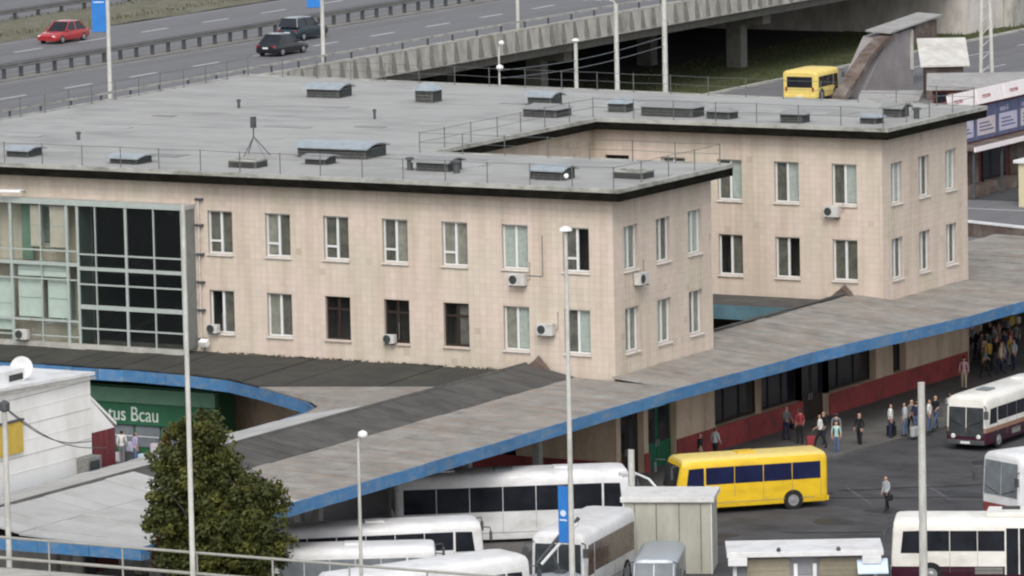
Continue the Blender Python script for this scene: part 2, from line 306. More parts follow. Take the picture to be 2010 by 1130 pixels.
# ================================================================== the setting
g = MB(); g.add([(-900, -400, -0.02), (600, -400, -0.02), (600, 1500, -0.02), (-900, 1500, -0.02)], [(0, 1, 2, 3)])
struct('ground', g, M['asphalt'])
# pavement along the platforms, with kerb step
pv = MB().prism([(-45, -44), (5.0, -44), (5.0, 6), (6.4, 20), (7.2, 34), (7.2, 56), (-45, 56)], -0.02, 0.11)
struct('pavement', pv, M['pave'])
# seams / cracks in the yard as thin tar lines
tar = mat('tar_seam', (0.03, 0.03, 0.032), .9, var=.2)
sm = MB()
for a, b in (((9.5, 2.2), (19, 9.5)), ((6.5, -1.0), (24, 6.4)), ((12, -8), (26, -2.5))):
    a = Vector((*a, 0)); b = Vector((*b, 0)); t = (b-a).normalized(); nrm = Vector((-t.y, t.x, 0))*.05; k = 8
    L_ = [a+(b-a)*i/k+nrm*random.uniform(-3, 3)*(0 < i < k) for i in range(k+1)]
    for p, q in zip(L_[:-1], L_[1:]): sm.add([p-nrm+Vector((0, 0, .004)), q-nrm+Vector((0, 0, .004)), q+nrm+Vector((0, 0, .004)), p+nrm+Vector((0, 0, .004))], [(0, 1, 2, 3)])
o = sm.build('tar_seam', tar); o['kind'] = 'structure'

# oil stains and a few worn bay lines on the yard
oilm = mat('oil_stain', (.026, .026, .027), .55, var=.3, scale=2, spec=.4)
for k in range(18):
    cx, cy = random.uniform(7.5, 27), random.uniform(-12, 22); r0 = random.uniform(.25, .9); n = 14
    os_ = MB().add([(cx+r0*random.uniform(.6, 1.1)*1.4*math.cos(6.283*i/n), cy+r0*random.uniform(.6, 1.1)*math.sin(6.283*i/n), -.014) for i in range(n)], [tuple(range(n))]).build('oil_stain', oilm); os_['kind'] = 'structure'
for k in range(6):
    a0 = Vector((9.5+k*2.6, 3.0+k*2.2, 0)); t = Vector((math.cos(R(-50)), math.sin(R(-50)), 0)); nr = Vector((-t.y, t.x, 0))*.05; b0 = a0+t*4.2
    ln = MB().add([a0-nr+Vector((0, 0, -.015)), b0-nr+Vector((0, 0, -.015)), b0+nr+Vector((0, 0, -.015)), a0+nr+Vector((0, 0, -.015))], [(0, 1, 2, 3)]).build('bay_line', mat('ghost_line', (.125, .125, .125), .85, var=.35, scale=2.5)); ln['kind'] = 'structure'

# ---- far side: lower road and verges beneath / beside the bridge
gr = MB(); gr.add([(-88, 118, .03), (-75.2, 118, .03), (-75.2, 420, .03), (-88, 420, .03)], [(0, 1, 2, 3)])
struct('verge_grass', gr, M['grass'])
lr = MB(); lr.add([(-74.8, 60, .0), (-52, 60, .0), (-52, 420, .0), (-74.8, 420, .0)], [(0, 1, 2, 3)])
struct('lower_road', lr, M['road'])
kb = MB().bx(-75.2, -74.8, 60, 420, -.02, .13)
struct('kerb', kb, M['concrete'])
for X in (-70.0, -64.5):
    dm = MB()
    for i in range(30): dm.bx(X-.09, X+.09, 120+i*9, 124+i*9, -.01, .004+.004)
    struct('lane_marking', dm, M['paint'])
# right: street beside the far wing with kerbs
st = MB(); st.add([(-40, 60, .004), (10, 60, .004), (10, 100, .004), (-40, 100, .004)], [(0, 1, 2, 3)])
struct('side_street', st, M['road'])
kb2 = MB().tube([(-27.5, 90.2, .07), (-24.6, 88.6, .07), (-22.6, 88.1, .07), (-21.2, 86.0, .07), (-18.5, 84.8, .07)], .11, 6)
struct('street_kerb', kb2, mat('white_kerb_paint', (.7, .7, .7), .6, var=.08))
lm = MB().bx(-36, -20, 95.9, 96.1, -.01, .008)
struct('street_marking', lm, M['paint'])

# ---- highway on its embankment and bridge
ZD = 5.5
hw = MB(); hw.bx(-113, -77.6, -40, 420, ZD-.5, ZD)
struct('highway', hw, M['road'])
emb = MB().prism([(-125, -40), (-78.2, -40), (-78.2, 112), (-125, 112)], -.02, ZD-.3)
struct('embankment', emb, M['concrete'])
fv = MB()                                        # far verge with a second carriageway behind
NX, NY = 10, 90; vv = []
for j in range(NY+1):
    for i in range(NX+1):
        x = -113-i*1.0; y = -40+j*5.2; vv.append((x, y, ZD+.02+.45*math.sin(math.pi*i/NX)+random.uniform(-.08, .08)))
fv.add(vv, [(j*(NX+1)+i, j*(NX+1)+i+1, (j+1)*(NX+1)+i+1, (j+1)*(NX+1)+i) for j in range(NY) for i in range(NX)])
struct('far_verge', fv, M['drygrass'])
fr2 = MB().bx(-170, -123, -40, 420, ZD-.5, ZD+.01); struct('far_carriageway', fr2, M['road'])
for X, y0, st_, ln in ((-90.5, 48, 7.55, 3.2), (-108.0, 50.2, 7.9, 3.4)):
    dm = MB()
    for i in range(30): dm.bx(X-.13, X+.13, y0+i*st_, y0+i*st_+ln, ZD-.02, ZD+.005)
    struct('lane_marking', dm, M['paint'])
for X in (-98.9, -96.1, -112.2, -79.0):
    dm = MB().bx(X-.09, X+.09, -40, 420, ZD-.02, ZD+.004); struct('edge_line', dm, mat('worn_line', (.26, .26, .265), .8, var=.3, scale=.5))
ms = MB().bx(-98.3, -96.7, -40, 420, ZD-.1, ZD+.06); struct('median_strip', ms, mat('median_dust', (.2, .195, .175), .9, var=.2, scale=.8))

# grass tufts on the verges, as real blades joined in one mesh
bl = MB()
def tuft(x, y, z, h):
    for k in range(5):
        a = random.uniform(0, 6.28); w = .05*h/.3; dx, dy = math.cos(a), math.sin(a); l = random.uniform(.1, .35)*h
        bl.add([(x-dy*w, y+dx*w, z), (x+dy*w, y-dx*w, z), (x+dx*l, y+dy*l, z+h*random.uniform(.6, 1.1))], [(0, 1, 2)])
for i in range(6500): tuft(random.uniform(-87.5, -75.4), random.uniform(125, 300), .02, random.uniform(.12, .3))
for i in range(2600): tuft(random.uniform(-122, -113.6), random.uniform(90, 190), ZD+.25, random.uniform(.08, .25))
ob = bl.build('verge_tufts', mat('grass_blades', (.075, .088, .03), .9, var=.4, scale=.8)); tag(ob, 'short green and dry grass growing on the road verges', 'grass', kind='stuff')

# bridge: girders, parapet panels with raking ribs, rails, abutment, piers
BR = thing('road_bridge', 'long grey concrete road bridge with ribbed parapet over the lower road', 'bridge', (-77.6, 112, 0))
def bpart(mb, name, m, par=BR, **k):
    mb.v = [(x+77.6, y-112, z) for x, y, z in mb.v]; return mb.build(name, m, par, **k)
bpart(MB().bx(-80.2, -78.6, 112, 199, 4.2, ZD-.51), 'edge_girder', M['concdark'])
for gx in (-86, -93, -100, -107): bpart(MB().bx(gx-.7, gx+.7, 112, 199, 4.0, ZD-.51), 'girder', M['concdark'])
bpart(MB().bx(-78.62, -77.45, 60, 300, 4.95, 5.12), 'ledge', M['concrete'])
bpart(MB().bx(-77.98, -77.52, 60, 300, 6.36, 6.48), 'coping', M['concrete'])
pm = MB().bx(-.08, .08, 0, 1.46, 0, 1.22).mesh('parapet_panel', M['concrete'])
rm = MB().add([(0, -.08, 0), (.30, -.08, 0), (.30, .08, 0), (0, .08, 0), (0, -.07, 1.22), (.1, -.07, 1.22), (.1, .07, 1.22), (0, .07, 1.22)], [(0, 3, 2, 1), (4, 5, 6, 7), (0, 1, 5, 4), (1, 2, 6, 5), (2, 3, 7, 6), (3, 0, 4, 7)]).mesh('rib', M['concdark'])
pz = MB().bx(-.05, .05, -.05, .05, 0, .42).mesh('rail_post', M['steel'])
for i in range(92):
    y = 62+i*1.62
    link('parapet_panel', pm, BR, (random.uniform(-.02, .02), y-112, 5.125)); link('rib', rm, BR, (.083, y-.08-112, 5.125))
    if i % 2 == 0: link('rail_post', pz, BR, (-.15, y-112, 6.485))
bpart(MB().bx(-77.82, -77.68, 60, 300, 6.90, 7.02), 'top_rail', M['edge'])
bpart(MB().bx(-112, -77.7, 199, 206, -.02, 4.94), 'abutment', mat('pale_abutment', (.60, .56, .52), .85, var=.12, scale=1, bump=.3, dirt=(.26, .24, .215), dirt_amt=.6, dirt_scale=(.7, .7, .2)))
bpart(MB().bx(-77.68, -76.9, 206.0, 300, -.02, 4.94), 'retaining_wall', M['concrete'])
for py in (140, 170):
    pr = bpart(MB().bx(-110, -80, py-.6, py+.6, 3.3, 3.99), 'pier_cap', M['concdark'])
    for X in (-82.5, -90, -98, -106): bpart(MB().bx(X-.6, X+.6, py-.5, py+.5, -.02, 3.3), 'pier', M['concdark'])

# guard rails on the highway
def guard(name, label, X, y0, y1, step, z, h=.75):
    t = thing(name, label, 'guard rail', (X, y0, z), group='guard rails along the highway')
    beam = MB()
    for s_ in (-1, 1):
        prof = [(.13*s_, h-.30), (.19*s_, h-.24), (.13*s_, h-.15), (.19*s_, h-.06), (.13*s_, h)]
        for (a, za), (b, zb) in zip(prof[:-1], prof[1:]): beam.add([(a, 0, za), (a, y1-y0, za), (b, y1-y0, zb), (b, 0, zb)], [(0, 1, 2, 3)])
    beam.build('beam', M['edge'] if 0 else mat('weathered_beam', (.17, .17, .165), .6, metal=.2, var=.2, scale=1.0), t)
    pp = MB().bx(-.11, .11, -.09, .09, 0, h-.05).mesh('guard_post', M['steel'])
    for i in range(int((y1-y0)/step)+1): link('guard_post', pp, t, (0, i*step, 0))
guard('guard_rail', 'double-sided median guard rail with dark posts between the carriageways', -97.5, 50, 190, 1.95, ZD+.05, .95)
guard('guard_rail', 'guard rail beyond the far verge behind the red car', -122.6, 90, 190, 3.0, ZD, .8)

# ---- foreground elevated walkway and its railing
wk = MB().bx(-60, 70, -58, -49.6, 4.35, 4.72); struct('walkway_deck', wk, M['concrete'])
wp = MB()
for X in (-50, -35, -20, -5, 10, 25, 40, 55): wp.bx(X-.4, X+.4, -55, -53, -.02, 4.35)
o = struct('walkway_supports', wp, M['concrete'])
GR = thing('walkway_railing', 'low pale steel railing crossing the foreground at the lower left', 'railing', (0, -49.9, 4.72))
palerail = mat('pale_rail_paint', (.33, .325, .295), .5, metal=.1, var=.12)
for nm, z, r in (('top_rail', 1.14, .05), ('lower_rail', .40, .06)): MB().tube([(-40, 0, z), (40, 0, z)], r, 8).build(nm, palerail, GR)
ps = MB().tube([(0, 0, 0), (0, 0, 1.1)], .035, 8).mesh('post', palerail)
for i in range(26): link('post', ps, GR, (-39+i*3.1, 0, 0))

# ================================================================== station building
SB = thing('station_building', 'two-storey beige tiled bus station building with flat grey roof and two wings', 'building')
def wall(name, org, udir, length, z0, z1, opens, m, nrm, depth=.22, mr=None, tiles=False, singles=0):
    """wall sheet with real openings; opens = (u0,u1,z0,z1); reveals run inwards against nrm"""
    us = sorted({0, length, *[a for q in opens for a in q[:2]]}); zs = sorted({z0, z1, *[a for q in opens for a in q[2:4]]})
    mb = MB(); o = Vector(org); U = Vector(udir); N = Vector(nrm); P = lambda u, z, d=0: o+U*u+Vector((0, 0, z))-N*d
    for a, b in zip(us[:-1], us[1:]):
        for c, d in zip(zs[:-1], zs[1:]):
            uc, zc = (a+b)/2, (c+d)/2
            if any(q[0] < uc < q[1] and q[2] < zc < q[3] for q in opens): continue
            mb.add([P(a, c), P(b, c), P(b, d), P(a, d)], [(0, 1, 2, 3)])
    for a, b, c, d in opens:
        for p, q in (((a, c), (a, d)), ((a, d), (b, d)), ((b, d), (b, c)), ((b, c), (a, c))):
            mb.add([P(*p), P(*q), P(*q, depth), P(*p, depth)], [(0, 1, 2, 3)], 1)
    me = mb.mesh(name, [m, mr or M['reveal']], recalc=False)
    # consistent outward normals
    bm = bmesh.new(); bm.from_mesh(me); bmesh.ops.remove_doubles(bm, verts=bm.verts, dist=1e-4)
    bmesh.ops.recalc_face_normals(bm, faces=bm.faces)
    for f in bm.faces:
        if f.material_index == 0 and f.normal.dot(N) < 0: f.normal_flip()
    bm.to_mesh(me); bm.free(); ow = link(name, me, SB)
    if tiles: lay_tiles(ow, o, U, N, length, z0, z1, opens, singles)
    return ow
TW, TH, JT = .30, .28, .009
M['tileold'] = tile_mat('mismatched_tile', (.52, .43, .36), (.60, .55, .50), (.5, .45, .4))
def lay_tiles(par, o, U, N, length, z0, z1, opens, singles):
    """ceramic tiles set proud of the wall with recessed joints; the nearest whole ones are single parts"""
    sg_ = 1 if U.x+U.y > 0 else -1; s0 = o.x+o.y
    cuts_u = sorted({0, length, *[(k*TW-s0)*sg_ for k in range(int(min(s0, s0+sg_*length)/TW)-1, int(max(s0, s0+sg_*length)/TW)+2) if 0 < (k*TW-s0)*sg_ < length]})
    cuts_z = sorted({z0, z1, *[k*TH for k in range(int(z0/TH), int(z1/TH)+2) if z0 < k*TH < z1]})
    whole = []; mb = MB()
    def tile(b, a0, a1, c0, c1, org, d=None):
        d = d if d is not None else .010+random.uniform(-.002, .003)
        P = lambda u, z, e: org+U*u+Vector((0, 0, z))+N*e
        b.add([P(a0, c0, .001), P(a1, c0, .001), P(a1, c1, .001), P(a0, c1, .001), P(a0+.003, c0+.003, d), P(a1-.003, c0+.003, d), P(a1-.003, c1-.003, d), P(a0+.003, c1-.003, d)], [(4, 5, 6, 7), (0, 1, 5, 4), (1, 2, 6, 5), (2, 3, 7, 6), (3, 0, 4, 7)], getattr(b, 'pm', 0)); b.pm = 0
    for a0, a1 in zip(cuts_u[:-1], cuts_u[1:]):
        for c0, c1 in zip(cuts_z[:-1], cuts_z[1:]):
            hit = [q for q in opens if q[0] < a1 and q[1] > a0 and q[2] < c1 and q[3] > c0]
            if not hit and a1-a0 > TW-.001 and c1-c0 > TH-.001: whole.append((a0, a1, c0, c1)); continue
            us = sorted({a0, a1, *[e for q in hit for e in q[:2] if a0 < e < a1]}); zs = sorted({c0, c1, *[e for q in hit for e in q[2:] if c0 < e < c1]})
            for p, q in zip(us[:-1], us[1:]):
                for r_, t_ in zip(zs[:-1], zs[1:]):
                    if any(h[0] < (p+q)/2 < h[1] and h[2] < (r_+t_)/2 < h[3] for h in hit) or q-p < .03 or t_-r_ < .03: continue
                    tile(mb, p+JT/2, q-JT/2, r_+JT/2, t_-JT/2, o)
    whole.sort(key=lambda w: -(o+U*w[0]).x)
    if singles:
        tmb = MB(); tile(tmb, JT/2, TW-JT/2, JT/2, TH-JT/2, Vector((0, 0, 0)), .0105); tm = tmb.mesh('facade_tile', M['tile'])
        for a0, a1, c0, c1 in whole[:singles]: link('facade_tile', tm, par, o+U*a0+Vector((0, 0, c0))+N*random.uniform(0, .003))
    for w in whole[singles:]:
        if random.random() < .012: mb.pm = 1
        tile(mb, w[0]+JT/2, w[1]-JT/2, w[2]+JT/2, w[3]-JT/2, o)
    tl = mb.build('facade_tiling', [M['tile'], M['tileold']], par); tl['kind'] = 'stuff'

WT, WH, ST = 7.472, 1.91, 3.543            # lower window head, height, storey
def window(org, udir, nrm, w, zb, zt, style='pvc', curtain=None, split=.5, fan=False, sill=True, left_bar=False):
    """window > frame, pane, pane, sill, curtain; org = left bottom corner on the wall face"""
    U = Vector(udir); N = Vector(nrm); h = zt-zb; mf = M['pvc'] if style == 'pvc' else M['wood']
    wn = bpy.data.objects.new('window', None); COL.objects.link(wn); wn.parent = SB
    ang = math.atan2(U.y, U.x); wn.location = Vector((org[0], org[1], zb))-N*.2; wn.rotation_euler = (0, 0, ang)
    # local: x along U, y = inward (+) because N = rotate(U,-90)
    fw = .065 if style == 'pvc' else .08
    fr = MB(); fr.bx(0, w, -.05, .02, 0, fw); fr.bx(0, w, -.05, .02, h-fw, h); fr.bx(0, fw, -.05, .02, fw, h-fw); fr.bx(w-fw, w, -.05, .02, fw, h-fw)
    ms_ = split*w; fr.bx(ms_-.055, ms_+.055, -.055, .02, fw, h-fw)
    if left_bar: fr.bx(fw, ms_-.055, -.055, .02, h*.27, h*.27+.09)
    if style == 'wood': fr.bx(fw, w-fw, -.053, .02, h*.68, h*.68+.08)
    fr.build('frame', mf, wn)
    for a, b in ((fw, ms_-.055), (ms_+.055, w-fw)): MB().bx(a, b, -.012, -.004, fw, h-fw).build('pane', M['glass'], wn)
    if sill: MB().add([(-.05, -.30, -.06), (w+.05, -.30, -.06), (w+.05, -.05, -.003), (-.05, -.05, -.003), (-.05, -.30, -.09), (w+.05, -.30, -.09), (w+.05, -.05, -.05), (-.05, -.05, -.05)], [(0, 1, 2, 3), (4, 7, 6, 5), (0, 4, 5, 1), (1, 5, 6, 2), (2, 6, 7, 3), (3, 7, 4, 0)]).build('sill', M['sill'] if style == 'pvc' else M['reveal'], wn)
    if curtain:
        for k, (a, b) in enumerate(((fw, ms_), (ms_, w-fw))):
            cm = curtain[k]
            if not cm: continue
            top = h-fw; n = 14; vs = []
            for i in range(n+1):
                x = a+(b-a)*i/n; y = .022+.012*math.sin(i*2.1)
                vs += [(x, y, fw+.02), (x, y, top)]
            MB().add(vs, [(2*i, 2*i+2, 2*i+3, 2*i+1) for i in range(n)]).build('curtain', M[cm], wn)
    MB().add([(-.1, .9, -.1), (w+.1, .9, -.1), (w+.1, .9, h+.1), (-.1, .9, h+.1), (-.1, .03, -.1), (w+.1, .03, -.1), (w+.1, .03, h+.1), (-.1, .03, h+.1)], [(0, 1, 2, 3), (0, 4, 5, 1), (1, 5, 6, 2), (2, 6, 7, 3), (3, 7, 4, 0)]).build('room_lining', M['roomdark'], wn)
    return wn
X7, WW, E0, DE, WE, YF, XF, U0 = 2.45, 1.279, .97, 2.923, 1.258, 25.836, 0.1, 2.588
ZB0, ZT = 4.2, 12.45
XL = -41.2
C, D_, N_, Q_ = 'curtain', 'curtaind', None, 'curtainm'
# near wing, front
op = []; spec = []
sty = {(1, 1): ('pvc', (D_, D_), True), (2, 1): ('pvc', (Q_, D_), True), (3, 1): ('pvc', (D_, D_), True), (4, 1): ('pvc', (D_, Q_), True), (5, 1): ('pvc', (Q_, Q_), True), (6, 1): ('pvc', (C, C), False), (7, 1): ('pvc', (D_, N_), True),
       (1, 0): ('pvc', (N_, D_), False), (2, 0): ('pvc', (Q_, D_), False), (3, 0): ('wood', (N_, N_), False), (4, 0): ('wood', (N_, N_), False), (5, 0): ('wood', (N_, D_), False), (6, 0): ('pvc', (Q_, C), False), (7, 0): ('pvc', (D_, C), False)}
for i in range(1, 8):
    for r in (0, 1):
        a = -XL-X7-3*(7-i); zt = WT+ST*r; op.append((a, a+WW, zt-WH, zt)); s_ = sty[(i, r)]
        spec.append(((XL+a, 0), zt-WH, zt, s_))
stair_open = (-XL-26.6, -XL-21.3, 4.9, 10.95)
left_opens = [(-XL-29.2, -XL-27.6, 5.6, 7.5), (-XL-29.4, -XL-27.9, 9.1, 10.9), (-XL-33.0, -XL-31.6, 5.6, 7.5), (-XL-33.0, -XL-31.6, 9.1, 10.9), (-XL-36.5, -XL-35.1, 5.6, 7.5)]
wall('wall', (XL, 0, 0), (1, 0, 0), -XL, ZB0, ZT, op+[stair_open]+left_opens, M['mortar'], (0, -1, 0), tiles=True, singles=300)
for (x, y), zb, zt, (st_, cu, lb) in spec: window((x, y), (1, 0, 0), (0, -1, 0), WW, zb, zt, st_, cu, left_bar=lb)
for a, b, c, d in left_opens: window((XL+a, 0), (1, 0, 0), (0, -1, 0), b-a, c, d, 'pvc', (C, C))
# dark stairwell behind the glazing: room lining with flights of stairs
sw = MB(); x0, x1 = XL+stair_open[0], XL+stair_open[1]
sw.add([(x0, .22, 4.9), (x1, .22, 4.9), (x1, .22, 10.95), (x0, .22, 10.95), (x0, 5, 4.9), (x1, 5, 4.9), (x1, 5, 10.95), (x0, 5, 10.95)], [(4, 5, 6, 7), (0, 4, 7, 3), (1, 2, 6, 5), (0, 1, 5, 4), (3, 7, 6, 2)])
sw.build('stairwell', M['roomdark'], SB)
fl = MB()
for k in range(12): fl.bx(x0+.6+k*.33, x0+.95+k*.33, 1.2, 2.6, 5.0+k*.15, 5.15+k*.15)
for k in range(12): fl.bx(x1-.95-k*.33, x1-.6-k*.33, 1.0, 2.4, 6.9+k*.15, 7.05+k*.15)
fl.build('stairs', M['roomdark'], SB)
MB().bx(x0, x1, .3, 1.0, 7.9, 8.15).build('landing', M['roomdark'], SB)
# near wing, end
oe = []; se = []
ce = [((Q_, Q_), (C, Q_), (D_, Q_)), ((C, Q_), (Q_, D_), (C, C))]
for j in range(3):
    for r in (0, 1):
        a = E0+DE*j; zt = WT+ST*r; oe.append((a, a+WE, zt-WH, zt)); se.append(((0, a), zt-WH, zt, ce[r][j]))
wall('wall', (0, 0, 0), (0, 1, 0), 9.04, ZB0, ZT, oe, M['mortar'], (1, 0, 0), tiles=True)
for (x, y), zb, zt, cu in se: window((x, y), (0, 1, 0), (1, 0, 0), WE, zb, zt, 'pvc', cu)
# near wing back, court side, outer walls
wall('wall', (0, 9.04, 0), (-1, 0, 0), 15.2, ZB0, ZT, [], M['tile'], (0, 1, 0))
wall('wall', (-15.2, 9.04, 0), (0, 1, 0), YF-9.04, ZB0, ZT, [], M['mortar'], (1, 0, 0), tiles=True)
wall('wall', (XL, 0, 0), (0, 1, 0), 38.2, 0, ZT, [], M['tile'], (-1, 0, 0))
wall('wall', (XL, 38.2, 0), (1, -.0765, 0), -XL, 0, ZT, [], M['tile'], (.0763, .997, 0))
# far wing front
of = []; sf = []
cf = {(1, 1): (D_, C), (2, 1): (D_, C), (3, 1): (D_, C), (1, 0): (N_, D_), (2, 0): (D_, N_), (3, 0): (D_, D_), (0, 1): (D_, D_), (-1, 1): (N_, N_), (0, 0): (D_, D_), (-1, 0): (D_, D_)}
for i in range(-1, 4):
    for r in (0, 1):
        a = 15.2+XF-U0-3*(3-i); zt = WT+ST*r; of.append((a, a+WW, zt-WH, zt)); sf.append(((-15.2+a, YF), zt-WH, zt, cf[(i, r)], 'wood' if (i, r) == (-1, 1) else 'pvc'))
wall('wall', (-15.2, YF, 0), (1, 0, 0), 15.2+XF, ZB0, ZT, of, M['mortar'], (0, -1, 0), tiles=True)
for (x, y), zb, zt, cu, st_ in sf: window((x, y), (1, 0, 0), (0, -1, 0), WW, zb, zt, st_, cu)
og = []; sg = []
for j in range(3):
    for r in (0, 1):
        a = E0+DE*j; zt = WT+ST*r; og.append((a, a+WE*.92, zt-WH, zt)); sg.append(((XF, YF+a), zt-WH, zt, (Q_, D_) if r and j == 1 else (Q_, C) if r else (Q_, D_)))
wall('wall', (XF, YF, 0), (0, 1, 0), 9.2, ZB0, ZT, og, M['mortar'], (1, 0, 0), tiles=True)
for (x, y), zb, zt, cu in sg: window((x, y), (0, 1, 0), (1, 0, 0), WE*.92, zb, zt, 'pvc', cu)

# ground floor: plinth, cream panels, dark shop glazing, doors
gf_open = [(.4, 2.5, 0, 3.0), (2.9, 5.5, 0, 3.0), (9.1, 13.6, 1.15, 3.4), (13.6, 17.6, 1.15, 3.4), (17.6, 20.3, 0, 3.1), (20.3, 25.2, 1.12, 3.4), (27.0, 28.4, 1.12, 2.95)]
wall('ground_wall', (-.02, 0, 0), (0, 1, 0), 35.05, 0, ZB0, gf_open, M['plaster'], (1, 0, 0), depth=.5, mr=M['plaster'])
def shop(y0, y1, z0, z1, m='shopglass', n=2):
    w = bpy.data.objects.new('shop_window', None); COL.objects.link(w); w.parent = SB; w.location = (-.4, y0, z0)
    fr = MB(); L_ = y1-y0; H_ = z1-z0
    fr.bx(-.05, .05, 0, L_, 0, .07); fr.bx(-.05, .05, 0, L_, H_-.07, H_)
    for k in range(n+1): fr.bx(-.05, .05, max(0, L_*k/n-.04), min(L_, L_*k/n+.04), .07, H_-.07)
    fr.build('frame', M['wood'], w)
    for k in range(n): MB().bx(-.012, .0, L_*k/n+.04, L_*(k+1)/n-.04, .07, H_-.07).build('pane', M['busglass'], w)
shop(9.1, 13.6, 1.15, 3.4, n=3); shop(13.6, 17.6, 1.15, 3.4, n=3); shop(20.3, 25.2, 1.12, 3.4, n=3); shop(27.0, 28.4, 1.12, 2.95, n=2)
def door(y0, y1, z1, m, name='door'):
    d = bpy.data.objects.new(name, None); COL.objects.link(d); d.parent = SB; d.location = (-.35, y0, .11)
    w = (y1-y0)/2
    for k in range(2):
        MB().bx(-.03, .03, k*w+.02, k*w+w-.02, 0, z1-.13).build('leaf', m, d)
        MB().bx(.031, .05, k*w+.15, k*w+w-.15, 1.1, z1-.4).build('glazing', M['busglass'], d)
        MB().bx(.031, .09, k*w+(w-.15 if k == 0 else .1), k*w+(w-.10 if k == 0 else .15), .9, 1.2).build('handle', M['rim'], d)
door(.4, 2.5, 3.0, M['wood']); door(2.9, 5.5, 3.0, M['darkgreen']); door(17.6, 20.3, 3.1, M['wood'])
for y0, y1, z1 in ((-.0, .4, .95), (2.5, 2.9, .95), (5.5, 17.6, 1.15), (20.3, 35.05, 1.1)): MB().bx(-.02, .035, y0, y1, .0, z1).build('plinth', M['redwall'], SB)
wall('ground_wall', (XL, .03, 0), (1, 0, 0), -XL-.02, 0, ZB0, [(-XL-12.5, -XL-10.2, 0, 2.9), (-XL-7.5, -XL-5, .9, 2.9)], M['plaster'], (0, -1, 0), depth=.4, mr=M['plaster'])
for a, b in ((XL, -12.5), (-10.2, 0)): MB().bx(a, b, -.01, .03, 0, .95).build('plinth', M['redwall'], SB)
MB().bx(-12.5, -10.2, .36, .4, 0, 2.9).build('door', M['wood'], SB)
MB().bx(-7.5, -5, .36, .4, .9, 2.9).build('shop_window', M['busglass'], SB)
wall('ground_wall', (-.03, 9.0, 0), (-1, 0, 0), 15, 0, ZB0, [], M['plaster'], (0, 1, 0))
wall('ground_wall', (XF, 35.04, 0), (-1, .08, 0), 41, 0, ZT, [], M['tile'], (0, 1, 0))

# roof: U-shaped slab, fascia, metal edge
OUT = [(.75, -.75), (.75, 9.8), (-14.5, 9.8), (-14.5, 25.1), (.8, 25.1), (.8, 35.9), (-42.7, 38.9), (-41.9, -.75)]
def inset(poly, d):
    n = len(poly); res = []
    for i in range(n):
        p0, p1, p2 = (Vector(poly[(i+k) % n]) for k in (-1, 0, 1)); a = (p1-p0).normalized(); b = (p2-p1).normalized()
        na, nb = Vector((-a.y, a.x)), Vector((-b.y, b.x)); k = (na+nb)/(1+na.dot(nb)); res.append(tuple(p1+k*d))
    return res
def tess(poly, z):
    from mathutils.geometry import tessellate_polygon
    t = tessellate_polygon([[Vector((*p, 0)) for p in poly]]); return [(p[0], p[1], z) for p in poly], [tuple(q) for q in t]
def ring(po, pi, z0, z1):
    n = len(po); mb = MB()
    for i in range(n):
        j = (i+1) % n; a, b, c, d = po[i], po[j], pi[j], pi[i]
        vs = [(*p, z) for z in (z0, z1) for p in (a, b, c, d)]
        mb.add(vs, [(0, 1, 5, 4), (2, 3, 7, 6), (0, 3, 2, 1), (4, 5, 6, 7)])
    return mb
rf = MB(); v_, f_s = tess(inset(OUT, .18), 12.80); rf.add(v_, f_s)
RO = rf.build('roof', M['roof'], SB)
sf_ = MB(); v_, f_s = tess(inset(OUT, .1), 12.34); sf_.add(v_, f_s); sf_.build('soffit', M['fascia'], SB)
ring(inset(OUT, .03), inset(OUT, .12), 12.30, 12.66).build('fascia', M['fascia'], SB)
ring(OUT, inset(OUT, .24), 12.66, 12.84).build('roof_edge', M['edge'], SB)
# membrane strips: laid sheets with visible laps
for k in range(0, 26):
    y = 1.0+k*1.45
    if y > 35: break
    xa, xb = -41.2, (-15.1 if 9.0 < y < 25.4 else .2)
    if k % 3 == 0 or k > 40: continue
    MB().bx(xa, xb, y, y+1.38+random.uniform(-.03, .03), 12.79, 12.806+random.uniform(0, .008)).build('roof_sheet', mat('roof_sheet_%d' % (k % 3), tuple(c*(.97+.03*(k % 3)) for c in (.345, .345, .335)), .85, var=.06, scale=.6, bump=.25, bscale=8, dirt=(.235, .235, .23), dirt_amt=.8, dirt_scale=(.25, .5, 1)), SB)
# repair patches and a cable lying on the roof
for k in range(13):
    px_, py_ = random.uniform(-39, -16), random.uniform(3, 33)
    if k > 8: px_, py_ = random.uniform(-13, -2), random.choice((random.uniform(5, 8), random.uniform(29, 33)))
    w_, d_2 = random.uniform(.8, 2.6), random.uniform(.5, 1.3)
    MB().box((0, 0, 0), (w_, d_2, .02), rz=random.choice((0, 0, .05))).build('roof_patch', mat('patch_%d' % (k % 3), [(.27, .27, .27), (.36, .365, .365), (.23, .23, .225)][k % 3], .85, var=.1, scale=2), SB, loc=(px_, py_, 12.822))
# roof railing
rp = MB().tube([(0, 0, 0), (0, 0, .95)], .022, 6).mesh('railing_post', M['rail'])
IN = inset(OUT, .45); segs = [(0, 1), (1, 2), (2, 3), (3, 4), (4, 5), (5, 6), (6, 7), (7, 0)]
for i, j in segs:
    a, b = Vector((*IN[i], 12.8)), Vector((*IN[j], 12.8)); n = max(1, int((b-a).length/2.05))
    for k in range(n): link('railing_post', rp, SB, a+(b-a)*k/n+Vector((random.uniform(-.05, .05), random.uniform(-.05, .05), 0)))
    for z in (.5, .92):
        if (i, j) in ((0, 1), (7, 0)) and z < .6: continue
        pts = [a+(b-a)*k/n+Vector((0, 0, z-(.03 if k % 2 else 0))) for k in range(n+1)]
        MB().tube(pts, .011, 5).build('railing_wire', M['rail'], SB)
